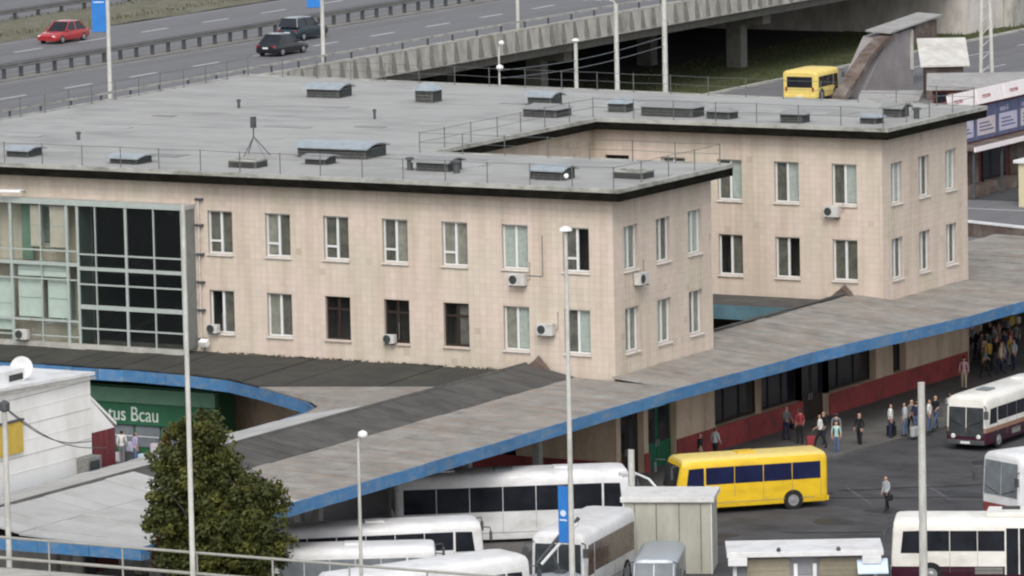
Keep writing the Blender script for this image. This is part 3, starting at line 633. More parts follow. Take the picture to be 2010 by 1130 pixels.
# roof vents: box > lid
M['ventbox'] = mat('vent_box', (.115, .118, .112), .85, var=.3, scale=5, bump=.3)
def vent(x, y, w, d, h, style='hood', rz=0, lid='galv'):
    v = bpy.data.objects.new('roof_vent', None); COL.objects.link(v); v.parent = SB; v.location = (x, y, 12.8); v.rotation_euler = (0, 0, rz)
    b = MB(); b.bx(-w/2, w/2, -d/2, d/2, 0, h*.72); b.build('box', M['ventbox'], v)
    lv = MB()
    for k in range(3): lv.bx(-w/2+.08, w/2-.08, -d/2-.03, -d/2-.002, h*(.12+.19*k), h*(.12+.19*k)+h*.08)
    lv.build('louvre', M['ventdark'], v)
    MB().bx(w/2+.002, w/2+.02, -d/2+.08, d/2-.08, h*.1, h*.6).build('side_opening', M['ventdark'], v)
    if style == 'hood':
        n = 8; o_ = .16; vs = []
        for i in range(n+1):
            t = i/n; yy = -d/2-o_+(d+2*o_)*t; zz = h*.78+h*.30*math.sin(math.pi*t)
            vs += [(-w/2-o_, yy, zz), (w/2+o_, yy, zz), (-w/2-o_, yy, zz-.06), (w/2+o_, yy, zz-.06)]
        fs = []
        for i in range(n):
            q = 4*i; fs += [(q, q+1, q+5, q+4), (q+2, q+6, q+7, q+3), (q, q+4, q+6, q+2), (q+1, q+3, q+7, q+5)]
        fs += [(0, 2, 3, 1), (4*n, 4*n+1, 4*n+3, 4*n+2)]
        MB().add(vs, fs).build('lid', M[lid], v)
        lg = MB()
        for sx in (-1, 1):
            for sy in (-1, 1): lg.bx(sx*(w/2-.05)-.03, sx*(w/2-.05)+.03, sy*(d/2-.05)-.03, sy*(d/2-.05)+.03, h*.72, h*.82)
        lg.build('lid_support', M['ventdark'], v)
    elif style == 'gable':
        o_ = .14; z = h*.72
        MB().add([(-w/2-o_, -d/2-o_, z), (w/2+o_, -d/2-o_, z), (w/2+o_, d/2+o_, z), (-w/2-o_, d/2+o_, z), (-w/2+.2, 0, z+h*.4), (w/2-.2, 0, z+h*.4)], [(0, 3, 2, 1), (0, 1, 5, 4), (2, 3, 4, 5), (1, 2, 5), (3, 0, 4)]).build('lid', M[lid], v)
    else:
        ring([(-w/2-.02, -d/2-.02), (w/2+.02, -d/2-.02), (w/2+.02, d/2+.02), (-w/2-.02, d/2+.02)], [(-w/2+.12, -d/2+.12), (w/2-.12, -d/2+.12), (w/2-.12, d/2-.12), (-w/2+.12, d/2-.12)], h*.72, h*.9).build('rim', M['edge'], v)
    return v
M['lidgrey'] = mat('weathered_lid', (.28, .29, .29), .6, metal=.1, var=.2, scale=3, dirt=(.15, .14, .125), dirt_amt=.6, dirt_scale=(3, 3, 3))
for a in ((-31.7, 2.3, 1.2, 1.1, .55, 'hood'), (-25.4, 1.5, 1.5, 1.2, .55, 'hood'), (-19.4, 1.8, 1.4, 1.0, .6, 'open'), (-17.6, 6.9, 3.4, 1.9, .8, 'hood'), (-16.9, 3.9, 1.1, .9, .6, 'hood'), (-10.5, 3.4, 1.6, 1.2, .7, 'hood'), (-4.0, 2.1, 1.5, 1.1, .7, 'hood'), (-.9, 3.6, 1.4, 1.0, .6, 'open'),
          (-32.4, 30.2, 1.7, 1.4, .85, 'hood'), (-26.3, 29.5, .95, .95, 1.0, 'gable'), (-20.0, 29.9, 1.3, 1.1, .9, 'hood'), (-17.3, 25.3, 1.9, 1.4, .75, 'gable'), (-15.0, 28.4, 1.0, .9, .8, 'gable'), (-11.6, 27.3, 2.7, 1.2, .8, 'gable'), (-8.8, 27.0, 1.2, .9, .7, 'gable'), (-4.7, 26.5, 1.1, .9, .75, 'gable'), (-1.1, 27.3, .8, .8, .6, 'gable'), (-1.3, 30.3, 1.0, .8, .75, 'hood')):
    vent(*a[:2], a[2]*random.uniform(.92, 1.06), a[3], a[4]*random.uniform(.68, .85), a[5], random.uniform(-.05, .05), random.choice(('galv', 'galv', 'lidgrey')))
for x, y, h, r in ((-11.75, 3.0, .6, .13), (-9.15, 2.6, .6, .14), (-4.95, 1.9, .5, .1), (-33.8, 24, .45, .07), (-24.6, 21.5, .5, .06), (-33.2, 9.0, .4, .08), (.0, 29.8, .55, .14)):
    p = MB().lathe([(r, 0), (r, h-.12), (r*1.6, h-.12), (r*1.6, h-.04), (r*.3, h)], (0, 0, 0), n=10).build('roof_pipe', M['steel'], SB, loc=(x, y, 12.8))
fp = MB().lathe([(.02, 0), (.11, .03), (.11, .08), (.02, .10)], (0, 0, 0), 'Y', 12).build('roof_lamp', M['lampwhite'], SB, loc=(-3.0, 1.35, 13.05))
# antenna on tripod
at = MB()
for k in range(3):
    a = k*2.1+.4; at.tube([(.75*math.cos(a), .75*math.sin(a), 0), (0, 0, .85)], .025, 6)
at.tube([(0, 0, .8), (0, 0, 1.75)], .03, 6); at.bx(-.1, .1, -.1, .1, 1.25, 1.75)
at.build('roof_antenna', M['steel'], SB, loc=(-21.7, 6.0, 12.8))
tie = MB(); tie.tube([(-21.6, 5.9, 13.6), (-20.2, 4.6, 12.83)], .012, 5); tie.build('guy_wire', M['rail'], SB)

# glazed stair bay on the front
GB = bpy.data.objects.new('glazed_bay', None); COL.objects.link(GB); GB.parent = SB; GB.location = (0, -1.0, 0)
ZG0, ZG1 = 4.86, 11.1; M['sidegrey'] = mat('bay_side_grey', (.20, .215, .205), .6, var=.15)
vert = [(-33.6, .12), (-32, .05), (-30.3, .13), (-28.7, .05), (-27.28, .13), (-26.7, .12), (-25.75, .05), (-24.13, .12), (-22.65, .06), (-21.17, .10)]
hz = {'R': [(8.92, .07), (8.28, .16), (7.57, .07), (6.55, .2), (5.58, .07)], 'L': [(9.02, .07), (8.42, .16), (7.72, .06), (5.85, .1), (5.15, .06)]}
for x, w in vert: MB().bx(x-w/2, x+w/2, -.06, .06, ZG0, ZG1).build('mullion', M['alu'], GB)
MB().bx(-34, -21.09, -.1, .1, ZG1, ZG1+.22).build('top_rail', M['alu'], GB)
MB().bx(-34, -21.09, -.12, .12, ZG0-.25, ZG0).build('bottom_rail', M['concrete'], GB)
xs = [v[0] for v in vert]
for (x, w), (x2, w2) in zip(vert[:-1], vert[1:]):
    rows = hz['R'] if x >= -27 else hz['L']
    for z, h in rows: MB().bx(x+w/2, x2-w2/2, -.05, .05, z-h/2, z+h/2).build('transom', M['alu'], GB)
    zs = [ZG0]+sorted(z for z, h in rows)+[ZG1]
    for a, b in zip(zs[:-1], zs[1:]): MB().bx(x+w/2, x2-w2/2, -.006, .006, a+.04, b-.04).build('pane', M['glassdark'] if x >= -27 else M['glassg'], GB)
MB().bx(-21.20, -21.12, .08, .98, ZG0, ZG1).build('side_panel', M['sidegrey'], GB)
MB().bx(-34, -21.09, .1, .98, ZG1-.02, ZG1+.16).build('bay_roof', M['feltpale'], GB)
MB().bx(-34, -26.75, .1, .95, 8.3, 8.42).build('bay_floor', M['reveal'], GB)
MB().bx(-26.85, -26.65, .12, .98, ZG0, ZG1).build('bay_partition', mat('pale_green_partition', (.42, .48, .41), .7, var=.06), GB)
MB().bx(-30.1, -29.5, .55, .6, 8.5, 11.0).build('bay_curtain', mat('dull_green_curtain', (.17, .25, .19), .85, var=.1), GB)
pb = mat('pale_blind', (.62, .66, .62), .8, var=.08, scale=3); pc = mat('cream_blind', (.56, .48, .41), .8, var=.1, scale=3)
for a, b, z0, z1, m_ in ((-30.1, -28.85, 5.95, 7.65, pb), (-28.5, -27.4, 5.95, 7.65, pb), (-29.35, -28.8, 9.15, 11.0, pc), (-28.3, -27.4, 9.15, 11.0, pc), (-31.8, -30.45, 5.3, 7.65, pb), (-30.1, -27.4, 7.8, 8.3, pb), (-33.4, -32.2, 5.3, 8.2, pb)):
    bd = MB().bx(a, b, .16, .18, z0, z1).build('blind', m_, GB)
    MB().bx(a, b, .145, .158, z0+(z1-z0)*.5, z0+(z1-z0)*.5+.04).build('blind_rail', M['alu'], bd)
# pipe with stand-off brackets beside the bay
dp = MB().tube([(-20.85, -.14, 4.7), (-20.85, -.14, 11.5)], .035, 6).build('lightning_conductor', M['sill'], SB)
for z in (5.2, 6.5, 7.75, 9.0, 10.3, 11.45): MB().bx(-21.0, -20.65, -.2, -.002, z, z+.1).build('bracket', M['steel'], dp)
for x0_, z0_, x1_, z1_ in ((-3.45, 10.6, -3.45, 8.85), (-4.2, 8.85, -3.45, 8.85)): MB().tube([(x0_, -.03, z0_), (x1_, -.03, z1_)], .022, 6).build('cable', M['ventgrey'], SB)
# weeds along the wall foot, a soot patch of moss as real tufts
mo = MB()
for k in range(260):
    x = random.uniform(-20, -3.6); z = 4.70; a = random.uniform(0, 6.28); h = random.uniform(.02, .08); y = random.uniform(-.25, -.02)
    mo.add([(x-.06, y, z), (x+.06, y, z), (x+math.cos(a)*.05, y-.05, z+h)], [(0, 1, 2)])
ob = mo.build('wall_foot_moss', mat('moss', (.07, .075, .035), .95, var=.4, scale=3)); tag(ob, 'thin moss and weeds along the foot of the near wing wall', 'moss', kind='stuff')

# ================================================================== platform canopy
CN = thing('platform_canopy', 'long flat platform canopy of worn felt sheets with a blue painted edge', 'canopy')
EDGE = [(-42.7, 3.6), (-33, 3.6), (-27, 3.55), (-15, 3.45), (-4, 3.3), (2.4, 3.4), (11.6, 3.8), (18, 4.4), (24.2, 5.2), (31, 5.35), (52, 5.4)]
def ex(y):
    for (a, xa), (b, xb) in zip(EDGE[:-1], EDGE[1:]):
        if a <= y <= b: return xa+(xb-xa)*(y-a)/(b-a)
    return EDGE[-1][1] if y > 0 else EDGE[0][1]
def sheet(name, P, m, th=.07):       # P: four corners (x,y,z)
    dz = random.uniform(0, .035); P = [(x, y, z+dz+random.uniform(-.004, .004)) for x, y, z in P]
    return MB().add(P+[(x, y, z-th) for x, y, z in P], [(0, 1, 2, 3), (7, 6, 5, 4), (0, 4, 5, 1), (1, 5, 6, 2), (2, 6, 7, 3), (3, 7, 4, 0)]).build(name, m, CN)
ZE = 4.36
y = -42.7; k = 0
while y < 51:
    st_ = random.uniform(.92, 1.12); y2 = min(y+st_, 51.5); g_ = .018
    if y < -.3 and y2 > -.3: y2 = -.3
    if y < 9.0 and y2 > 9.0: y2 = 9.0
    if y < 25.85 and y2 > 25.85: y2 = 25.85
    a, b = y+g_, y2-g_
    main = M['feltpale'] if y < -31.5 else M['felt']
    if y2 <= -.29:
        sheet('roof_sheet', [(-1.8, a, 4.56), (ex(a)-.05, a, ZE), (ex(b)-.05, b, ZE), (-1.8, b, 4.56)], main)
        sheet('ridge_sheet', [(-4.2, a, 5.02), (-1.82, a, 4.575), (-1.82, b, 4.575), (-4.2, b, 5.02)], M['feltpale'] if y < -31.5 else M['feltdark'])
        if y2 < -13 or True:
            xi = -7.75 if y2 < -12.5 else (-7.75 if y2 < -11 else -4.6)
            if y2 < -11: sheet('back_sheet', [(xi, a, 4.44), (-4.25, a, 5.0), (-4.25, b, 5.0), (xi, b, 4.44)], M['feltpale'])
    elif y2 <= 9.01:
        sheet('roof_sheet', [(.0, a, 4.68), (ex(a)-.05, a, ZE), (ex(b)-.05, b, ZE), (.0, b, 4.68)], main)
    elif y2 <= 25.86:
        sheet('roof_sheet', [(-1.55, a, 4.92), (ex(a)-.05, a, ZE), (ex(b)-.05, b, ZE), (-1.55, b, 4.92)], main)
        sheet('back_sheet', [(-2.75, a, 4.72), (-1.58, a, 5.02), (-1.58, b, 5.02), (-2.75, b, 4.72)], M['feltpale'])
    else:
        xi = .1 if y2 < 35.1 else -6
        sheet('roof_sheet', [(xi, a, 4.62), (ex(a)-.05, a, ZE), (ex(b)-.05, b, ZE), (xi, b, 4.62)], main)
    y = y2
# ridge cap
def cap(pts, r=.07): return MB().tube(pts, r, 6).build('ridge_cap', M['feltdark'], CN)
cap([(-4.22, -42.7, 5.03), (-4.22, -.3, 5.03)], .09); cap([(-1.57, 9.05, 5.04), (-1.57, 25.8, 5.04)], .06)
for x, yy in ((-3.6, -.25), (-1.75, 25.55)): MB().add([(x-.55, yy, 4.9), (x+.55, yy, 4.85), (x, yy, 5.45), (x-.55, yy-.35, 4.9), (x+.55, yy-.35, 4.85), (x, yy-.35, 5.3)], [(0, 2, 1), (3, 4, 5), (0, 3, 5, 2), (1, 2, 5, 4)]).build('ridge_end', M['brown'], CN)
# corner between the front canopy and the arm, and the front strip
CUR = [(-41, -4.7), (-26, -4.7), (-22, -4.75), (-18.4, -5.1), (-15.9, -5.8), (-13.1, -7.4), (-10.9, -8.9), (-9.3, -10.0), (-8.35, -11.0), (-7.9, -12.6), (-7.8, -14.5)]
crn = MB(); crn.prism([(-4.25, -.35), (-4.25, -13.0), (-7.75, -13.0), *[(x+.1, y_+.1) for x, y_ in CUR[9:4:-1]], (-13.6, -7.0), (-5.0, -4.6), (-4.6, -.4)], 4.40, [5.0, 5.0, 4.46, 4.46, 4.46, 4.46, 4.46, 4.46, 4.46, 4.6, 4.9])
crn.build('corner_slab', M['felt'], CN)
xs_ = -41.0
while xs_ < -5.2:
    x2 = xs_+random.uniform(.95, 1.15)
    def yc(x):
        for (a, ya), (b, yb) in zip(CUR[:-1], CUR[1:]):
            if a <= x <= b: return ya+(yb-ya)*(x-a)/(b-a)
        return -6
    lim = lambda x: max(yc(x)+.08, -7.0 if x < -13.6 else -7.0+2.4*(x+13.6)/8.6) if x < -8 else -7.0+2.4*(x+13.6)/8.6
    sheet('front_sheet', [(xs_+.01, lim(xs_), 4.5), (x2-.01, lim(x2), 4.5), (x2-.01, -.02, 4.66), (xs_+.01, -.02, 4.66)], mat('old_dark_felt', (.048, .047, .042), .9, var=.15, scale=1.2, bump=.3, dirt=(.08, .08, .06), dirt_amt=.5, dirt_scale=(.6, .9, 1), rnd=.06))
    xs_ = x2
# soffit and blue fascia boards
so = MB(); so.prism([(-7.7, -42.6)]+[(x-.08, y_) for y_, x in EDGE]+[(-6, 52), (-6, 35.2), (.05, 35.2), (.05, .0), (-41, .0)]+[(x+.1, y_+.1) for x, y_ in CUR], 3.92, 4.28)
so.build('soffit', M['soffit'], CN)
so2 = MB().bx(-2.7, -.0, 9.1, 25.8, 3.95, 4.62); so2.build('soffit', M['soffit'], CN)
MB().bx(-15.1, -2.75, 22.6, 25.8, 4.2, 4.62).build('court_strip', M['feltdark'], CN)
MB().bx(-15.1, -2.76, 22.5, 22.596, 3.95, 4.6).build('blue_board', mat('faded_blue_board', (.10, .19, .23), .6, var=.2, scale=1), CN)
def boards(pts, z0=3.93, z1=4.43, w=2.4, jit=.02):
    for p, q in zip(pts[:-1], pts[1:]):
        p, q = Vector((*p, 0)), Vector((*q, 0)); L_ = (q-p).length; n = max(1, round(L_/w)); t = (q-p)/L_; nm = Vector((t.y, -t.x, 0)); a = math.atan2(t.y, t.x)
        for k in range(n):
            c = p+(q-p)*(k+.5)/n+nm*(.03+random.uniform(-jit, jit)); c.z = (z0+z1)/2+random.uniform(-.012, .012)
            MB().box((0, 0, 0), (L_/n-.02, .06, z1-z0)).build('blue_board', M['blue'], CN, loc=c).rotation_euler = (0, 0, a)
boards([(x, y_) for y_, x in EDGE]); boards([(-7.8, -42.7), (3.6, -42.7)]); boards([(x, y_) for x, y_ in CUR][::-1] and [(x, y_) for x, y_ in CUR], w=1.2)
boards([(-7.8, -14.5), (-7.8, -42.6)][::-1])
for X, Y in [(-2.2, y_) for y_ in range(-39, -2, 6)]+[(-6.8, y_) for y_ in range(-39, -12, 6)]+[(2.6, y_) for y_ in (38, 44, 50)]: MB().bx(X-.16, X+.16, Y-.16, Y+.16, .0, 3.95).build('column', M['concrete'], CN)

# ================================================================== vehicles
def wheel(par, x, y, r=.46, w=.26, side=1, m='rim'):
    wn = bpy.data.objects.new('wheel', None); COL.objects.link(wn); wn.parent = par; wn.location = (x, y, r)
    MB().lathe([(r*.62, -w/2), (r*.95, -w/2), (r, -w*.3), (r, w*.3), (r*.95, w/2), (r*.62, w/2)], (0, 0, 0), 'Y', 20).build('tyre', M['tyre'], wn, smooth=40)
    s = side; MB().lathe([(r*.64, s*w*.505), (r*.62, s*w*.54), (r*.34, s*w*.52), (r*.28, s*w*.60), (r*.05, s*w*.62)], (0, 0, 0), 'Y', 16).build('rim', M[m], wn, smooth=40)
    return wn
def bus(label, x, y, hd, L=8.0, Wd=2.3, H=2.6, body='white', lower=None, stripe=None, z_stripe=(.75, .95), win=(1.35, 2.1), nw=6, glass='busglass', name='bus', nose=0.25, group='buses in the station yard', wheels=(-.30, .33), rw=.42, door_side=0, hatches=2, mirrors=True, front_glass='windscreen', wz0=None, z=0, cat='bus', wind_h=None, roofmat=None, rake=.10, dk=5, pod=False):
    t = thing(name, label, cat, (x, y, z), R(hd), group)
    wl = win[0]-.18 if wz0 is None else wz0; wh = win[1]+.05 if wind_h is None else wind_h
    hw_ = Wd/2; zs = sorted([.26, .42, z_stripe[0], z_stripe[1], win[0], win[1]] + ([wl] if min(abs(wl-q) for q in (.26, .42, z_stripe[0], z_stripe[1], win[0], win[1])) > .02 else []))
    rr = .22; top = H
    right = [(hw_*.97, zs[0])]+[(hw_, q) for q in zs[1:]]+[(hw_-.02, top-rr-.02), (hw_-.07, top-.13), (hw_-.2, top-.04), (hw_*.55, top)]
    prof = right+[(-a, b) for a, b in right[::-1]]; n = len(prof)
    def idx(k):
        z0 = prof[k][1]; z1 = prof[(k+1) % n][1]; zc = (z0+z1)/2
        if k == n-1: return 1
        if lower and zc < z_stripe[0]-.01: return 1
        if stripe and z_stripe[0]-.01 <= zc <= z_stripe[1]+.01: return 2
        if roofmat and zc > top-.16: return 3
        return 0
    secs = []
    for sx, sc, dz in ((-L/2, .90, .16), (-L/2+.05, .96, .06), (-L/2+.16, 1, 0), (L/2-nose-.25, 1, 0), (L/2-nose*.55, .985, .02), (L/2-nose*.15, .95, .07), (L/2, .88, .18)):
        q = []
        for a, b in prof:
            zz = b-dz*max(0, (b-win[1])/(top-win[1])) if b > win[1] else b
            xx = sx-(rake*max(0, (b-wl)/(top-wl)) if sx > 0 else 0)
            q.append((xx, a*sc, zz))
        secs.append(q)
    mb = MB(); mb.loft(secs, mis=[idx(k) for k in range(n)])
    for e in (0, len(secs)-1):
        m_ = 0
        # caps split into bands so that paint lines run round
        q = secs[e]; half = n//2
        for k in range(half-1):
            mb.add([q[k], q[k+1], q[n-2-k], q[n-1-k]], [(0, 1, 2, 3)], idx(k) if idx(k) != 3 else 0)
    mats_ = [M[body], M[lower or body], M[stripe or body], M[roofmat or body]]
    mb.build('body', mats_, t, smooth=35)
    # side windows, one pane each
    x0, x1 = -L/2+.30, L/2-nose-.95; pw = (x1-x0)/nw
    for s in (-1, 1):
        for k in range(nw):
            if door_side == s and k == dk: continue
            a = x0+k*pw+.014; b = x0+(k+1)*pw-.014
            MB().box(((a+b)/2, s*(hw_+.002), (win[0]+win[1])/2), (b-a, .016, win[1]-win[0]-.04)).build('side_window', M[glass], t, bevel=.007)
        a, b = L/2-nose-.88, L/2-nose-.12
        MB().add([(a, s*(hw_+.008), win[0]-.06), (b, s*(hw_+.006), win[0]-.06), (b-.10, s*(hw_+.006), win[1]-.04), (a, s*(hw_+.008), win[1]-.02), (a, s*(hw_-.03), win[0]-.06), (b, s*(hw_-.03), win[0]-.06), (b-.1, s*(hw_-.03), win[1]-.04), (a, s*(hw_-.03), win[1]-.02)], [(0, 1, 2, 3), (0, 4, 5, 1), (2, 6, 7, 3), (1, 5, 6, 2), (0, 3, 7, 4)]).build('driver_window', M[glass], t)
        sk = MB().box((0, s*(hw_+.004), z_stripe[0]-.16), (L*.82, .012, .02)).build('trim_strip', M['ventdark'] if lower else M['ventgrey'], t)
        for k in range(nw+1):
            MB().box((x0+k*pw, s*(hw_+.0025), (.45+win[0])/2), (.014, .006, win[0]-.5)).build('panel_seam', M['ventgrey'], t)
        MB().box((L*.08, s*(hw_+.003), .55), (L*.12, .008, .26)).build('luggage_flap', M['ventgrey'] if lower else M[body], t)
    if door_side:
        k = dk; a = x0+k*pw+.03; b = x0+(k+1)*pw-.03
        d = MB().box(((a+b)/2, door_side*(hw_+.004), (win[1]+.4)/2+.05), (b-a, .02, win[1]-.34)).build('door', M['busglass'], t)
        MB().box(((a+b)/2, door_side*(hw_+.018), (win[1]+.4)/2+.05), (.05, .02, win[1]-.34)).build('door_edge', M[body], d)
        for e in (a-.02, b+.02): MB().box((e, door_side*(hw_+.012), (win[1]+.4)/2+.05), (.06, .03, win[1]-.3)).build('door_frame', M[body], d)
    # windscreen: two panes following the rake
    for s in (-1, 1):
        xr = lambda zz: L/2+.014-rake*max(0, (zz-wl)/(top-wl))
        y0, y1 = s*.02, s*hw_*.86
        P = [(xr(wl), y0, wl), (xr(wl), y1, wl), (xr(wh), y1*.97, wh), (xr(wh), y0, wh)]
        MB().add(P+[(a-.03, b, c) for a, b, c in P], [(0, 1, 2, 3), (4, 7, 6, 5), (0, 4, 5, 1), (1, 5, 6, 2), (2, 6, 7, 3), (3, 7, 4, 0)]).build('windscreen', M[front_glass], t)
        h_ = MB().lathe([(.11, 0), (.10, .03), (.05, .045)], (L/2+.0, s*hw_*.62, .62), 'X', 12).build('headlight', M['headlight'], t)
        MB().box((-L/2-.004, s*hw_*.76, .85), (.03, .14, .3)).build('tail_light', M['tail'], t)
        for wx in wheels:
            wheel(t, wx*L, s*(hw_-.115), rw, .27, s)
            ar = MB(); ar.lathe([(rw*1.16, 0), (rw*1.16, .012)], (0, 0, 0), 'Y', 20); ar.build('wheel_arch', M['tyre'], t, loc=(wx*L, s*(hw_+.004) - (.012 if s > 0 else 0), rw+.02))
    MB().box((-L/2-.008, 0, (win[0]+win[1])/2), (.02, Wd*.72, win[1]-win[0]-.05)).build('rear_window', M[glass], t)
    MB().box((L/2+.02, 0, .36), (.12, Wd*.90, .20)).build('front_bumper', M['steel'] if lower else M[body], t, bevel=.03)
    MB().box((-L/2-.02, 0, .36), (.12, Wd*.90, .20)).build('rear_bumper', M['steel'] if lower else M[body], t, bevel=.03)
    MB().box((L/2+.085, 0, .36), (.02, .46, .11)).build('number_plate', M['pvc'], t); MB().box((-L/2-.085, 0, .36), (.02, .46, .11)).build('number_plate', M['pvc'], t)
    for s in (-1, 1): MB().tube([(L/2+.03-rake*.1, s*.15, win[0]-.12), (L/2+.035-rake*.3, s*.75*hw_, win[0]+.12)], .012, 5).build('wiper', M['tyre'], t)
    for k in range(hatches):
        MB().box((-L*.28+k*L*.5/max(1, hatches-1) if hatches > 1 else 0, 0, H+.035), (.75, .62, .075)).build('roof_hatch', M['palewind'] if k % 2 else M[body], t, bevel=.02)
    if pod:
        MB().box((-L*.12, 0, H+.08), (L*.42, Wd*.7, .17)).build('roof_pod', M[body], t, bevel=.04); MB().box((-.1, -Wd*.1, H+.2), (.7, .35, .1)).build('pod_hatch', M['ventdark'], t, bevel=.02)
    if mirrors:
        for s in (-1, 1):
            ma = MB().tube([(L/2-.12, s*hw_*.86, win[1]+.12), (L/2+.22, s*(hw_+.10), win[1]+.12), (L/2+.25, s*(hw_+.12), win[1]-.05)], .025, 6).build('mirror_arm', M['steel'], t)
            MB().box((L/2+.25, s*(hw_+.12), win[1]-.22), (.10, .20, .36)).build('mirror', M['steel'], ma, bevel=.02)
    return t

bus('small bright yellow bus parked beside the grey booth', 7.85, -3.25, 225, 6.6, 2.1, 2.36, 'yellow', win=(1.22, 1.98), nw=4, glass='busblue', z_stripe=(.62, .80), nose=.32, rw=.37, roofmat='yellowpale', wheels=(-.27, .33), hatches=1, rake=.28)
bus('long white coach with dark windows reaching under the canopy edge', 2.75, -14.03, 35.6, 9.6, 2.3, 2.95, 'white', win=(1.38, 2.44), nw=6, stripe=None, z_stripe=(.7, .9), hatches=3)
bus('white bus behind the small street lamp, dark side windows at its right end', 2.75, -24.9, 38, 8.4, 2.2, 2.5, 'white', win=(1.4, 2.15), nw=6, hatches=1)
bus('low white bus in front, pale roof and pale windscreen behind the railing', 4.2, -28.8, 31, 6.4, 2.1, 2.35, 'white', win=(1.2, 1.95), nw=5, front_glass='palewind', glass='palewind', hatches=1)
bus('white-roofed bus cut off by the bottom edge, wide mirrors at its front', 9.5, -32.5, 63.8, 8.2, 2.3, 2.6, 'white', win=(1.3, 2.0), nw=6, hatches=0)
M['curtained'] = mat('brown_curtained_glass', (0.12, 0.085, 0.065), 0.15, var=.4, scale=4, spec=.5)
bus('white-roofed bus with brown curtained side windows next to the grey booth', 10.95, -22.75, -79.6, 6.4, 2.2, 2.8, 'white', win=(1.15, 2.3), nw=4, glass='curtained', hatches=0, front_glass='windscreen')
bus('cream and red bus facing the camera near the market stalls', 9.85, 17.75, -90, 7.4, 1.98, 2.42, 'cream', lower='maroon', stripe='brownstripe', z_stripe=(.8, 1.0), win=(1.2, 1.86), nw=6, rw=.36, wz0=.62, hatches=2)
bus('white coach with red band cut off by the right edge, mirror on its roof corner', 22.2, .9, 243.5, 10.5, 2.5, 3.1, 'white', lower='redpaint', z_stripe=(1.0, 1.15), win=(1.55, 2.3), nw=7, wz0=1.35, wind_h=2.75, front_glass='palewind', hatches=2)
bus('cream and maroon bus with an open dark door at the lower right', 25.1, -14.3, 202.5, 9.0, 2.2, 2.6, 'cream', lower='maroon', z_stripe=(.72, .85), win=(1.3, 2.14), nw=7, door_side=1, dk=3, rw=.4, hatches=0, pod=True)
bus('yellow minibus seen from behind on the lower road past the far wing', -66.8, 151.0, 93, 4.0, 2.65, 2.15, 'yellowpale', win=(.95, 1.75), nw=3, rw=.4, group='vehicles on the lower road', hatches=0, roofmat='yellowpale')
bus('silver blue van parked against the front of the grey booth', 14.0, -22.35, -67, 4.4, 1.75, 1.72, 'silver', win=(.95, 1.5), nw=2, name='van', cat='van', group=None, rw=.32, glass='busglass', front_glass='palewind', hatches=0, nose=.5, rake=.35)
bus('pale grey van between the white-roofed buses at the bottom edge', 12.1, -28.6, 50, 4.4, 1.8, 1.6, 'silver', win=(.95, 1.4), nw=2, name='van', cat='van', group=None, rw=.32, hatches=0, nose=.5, rake=.35, mirrors=False)

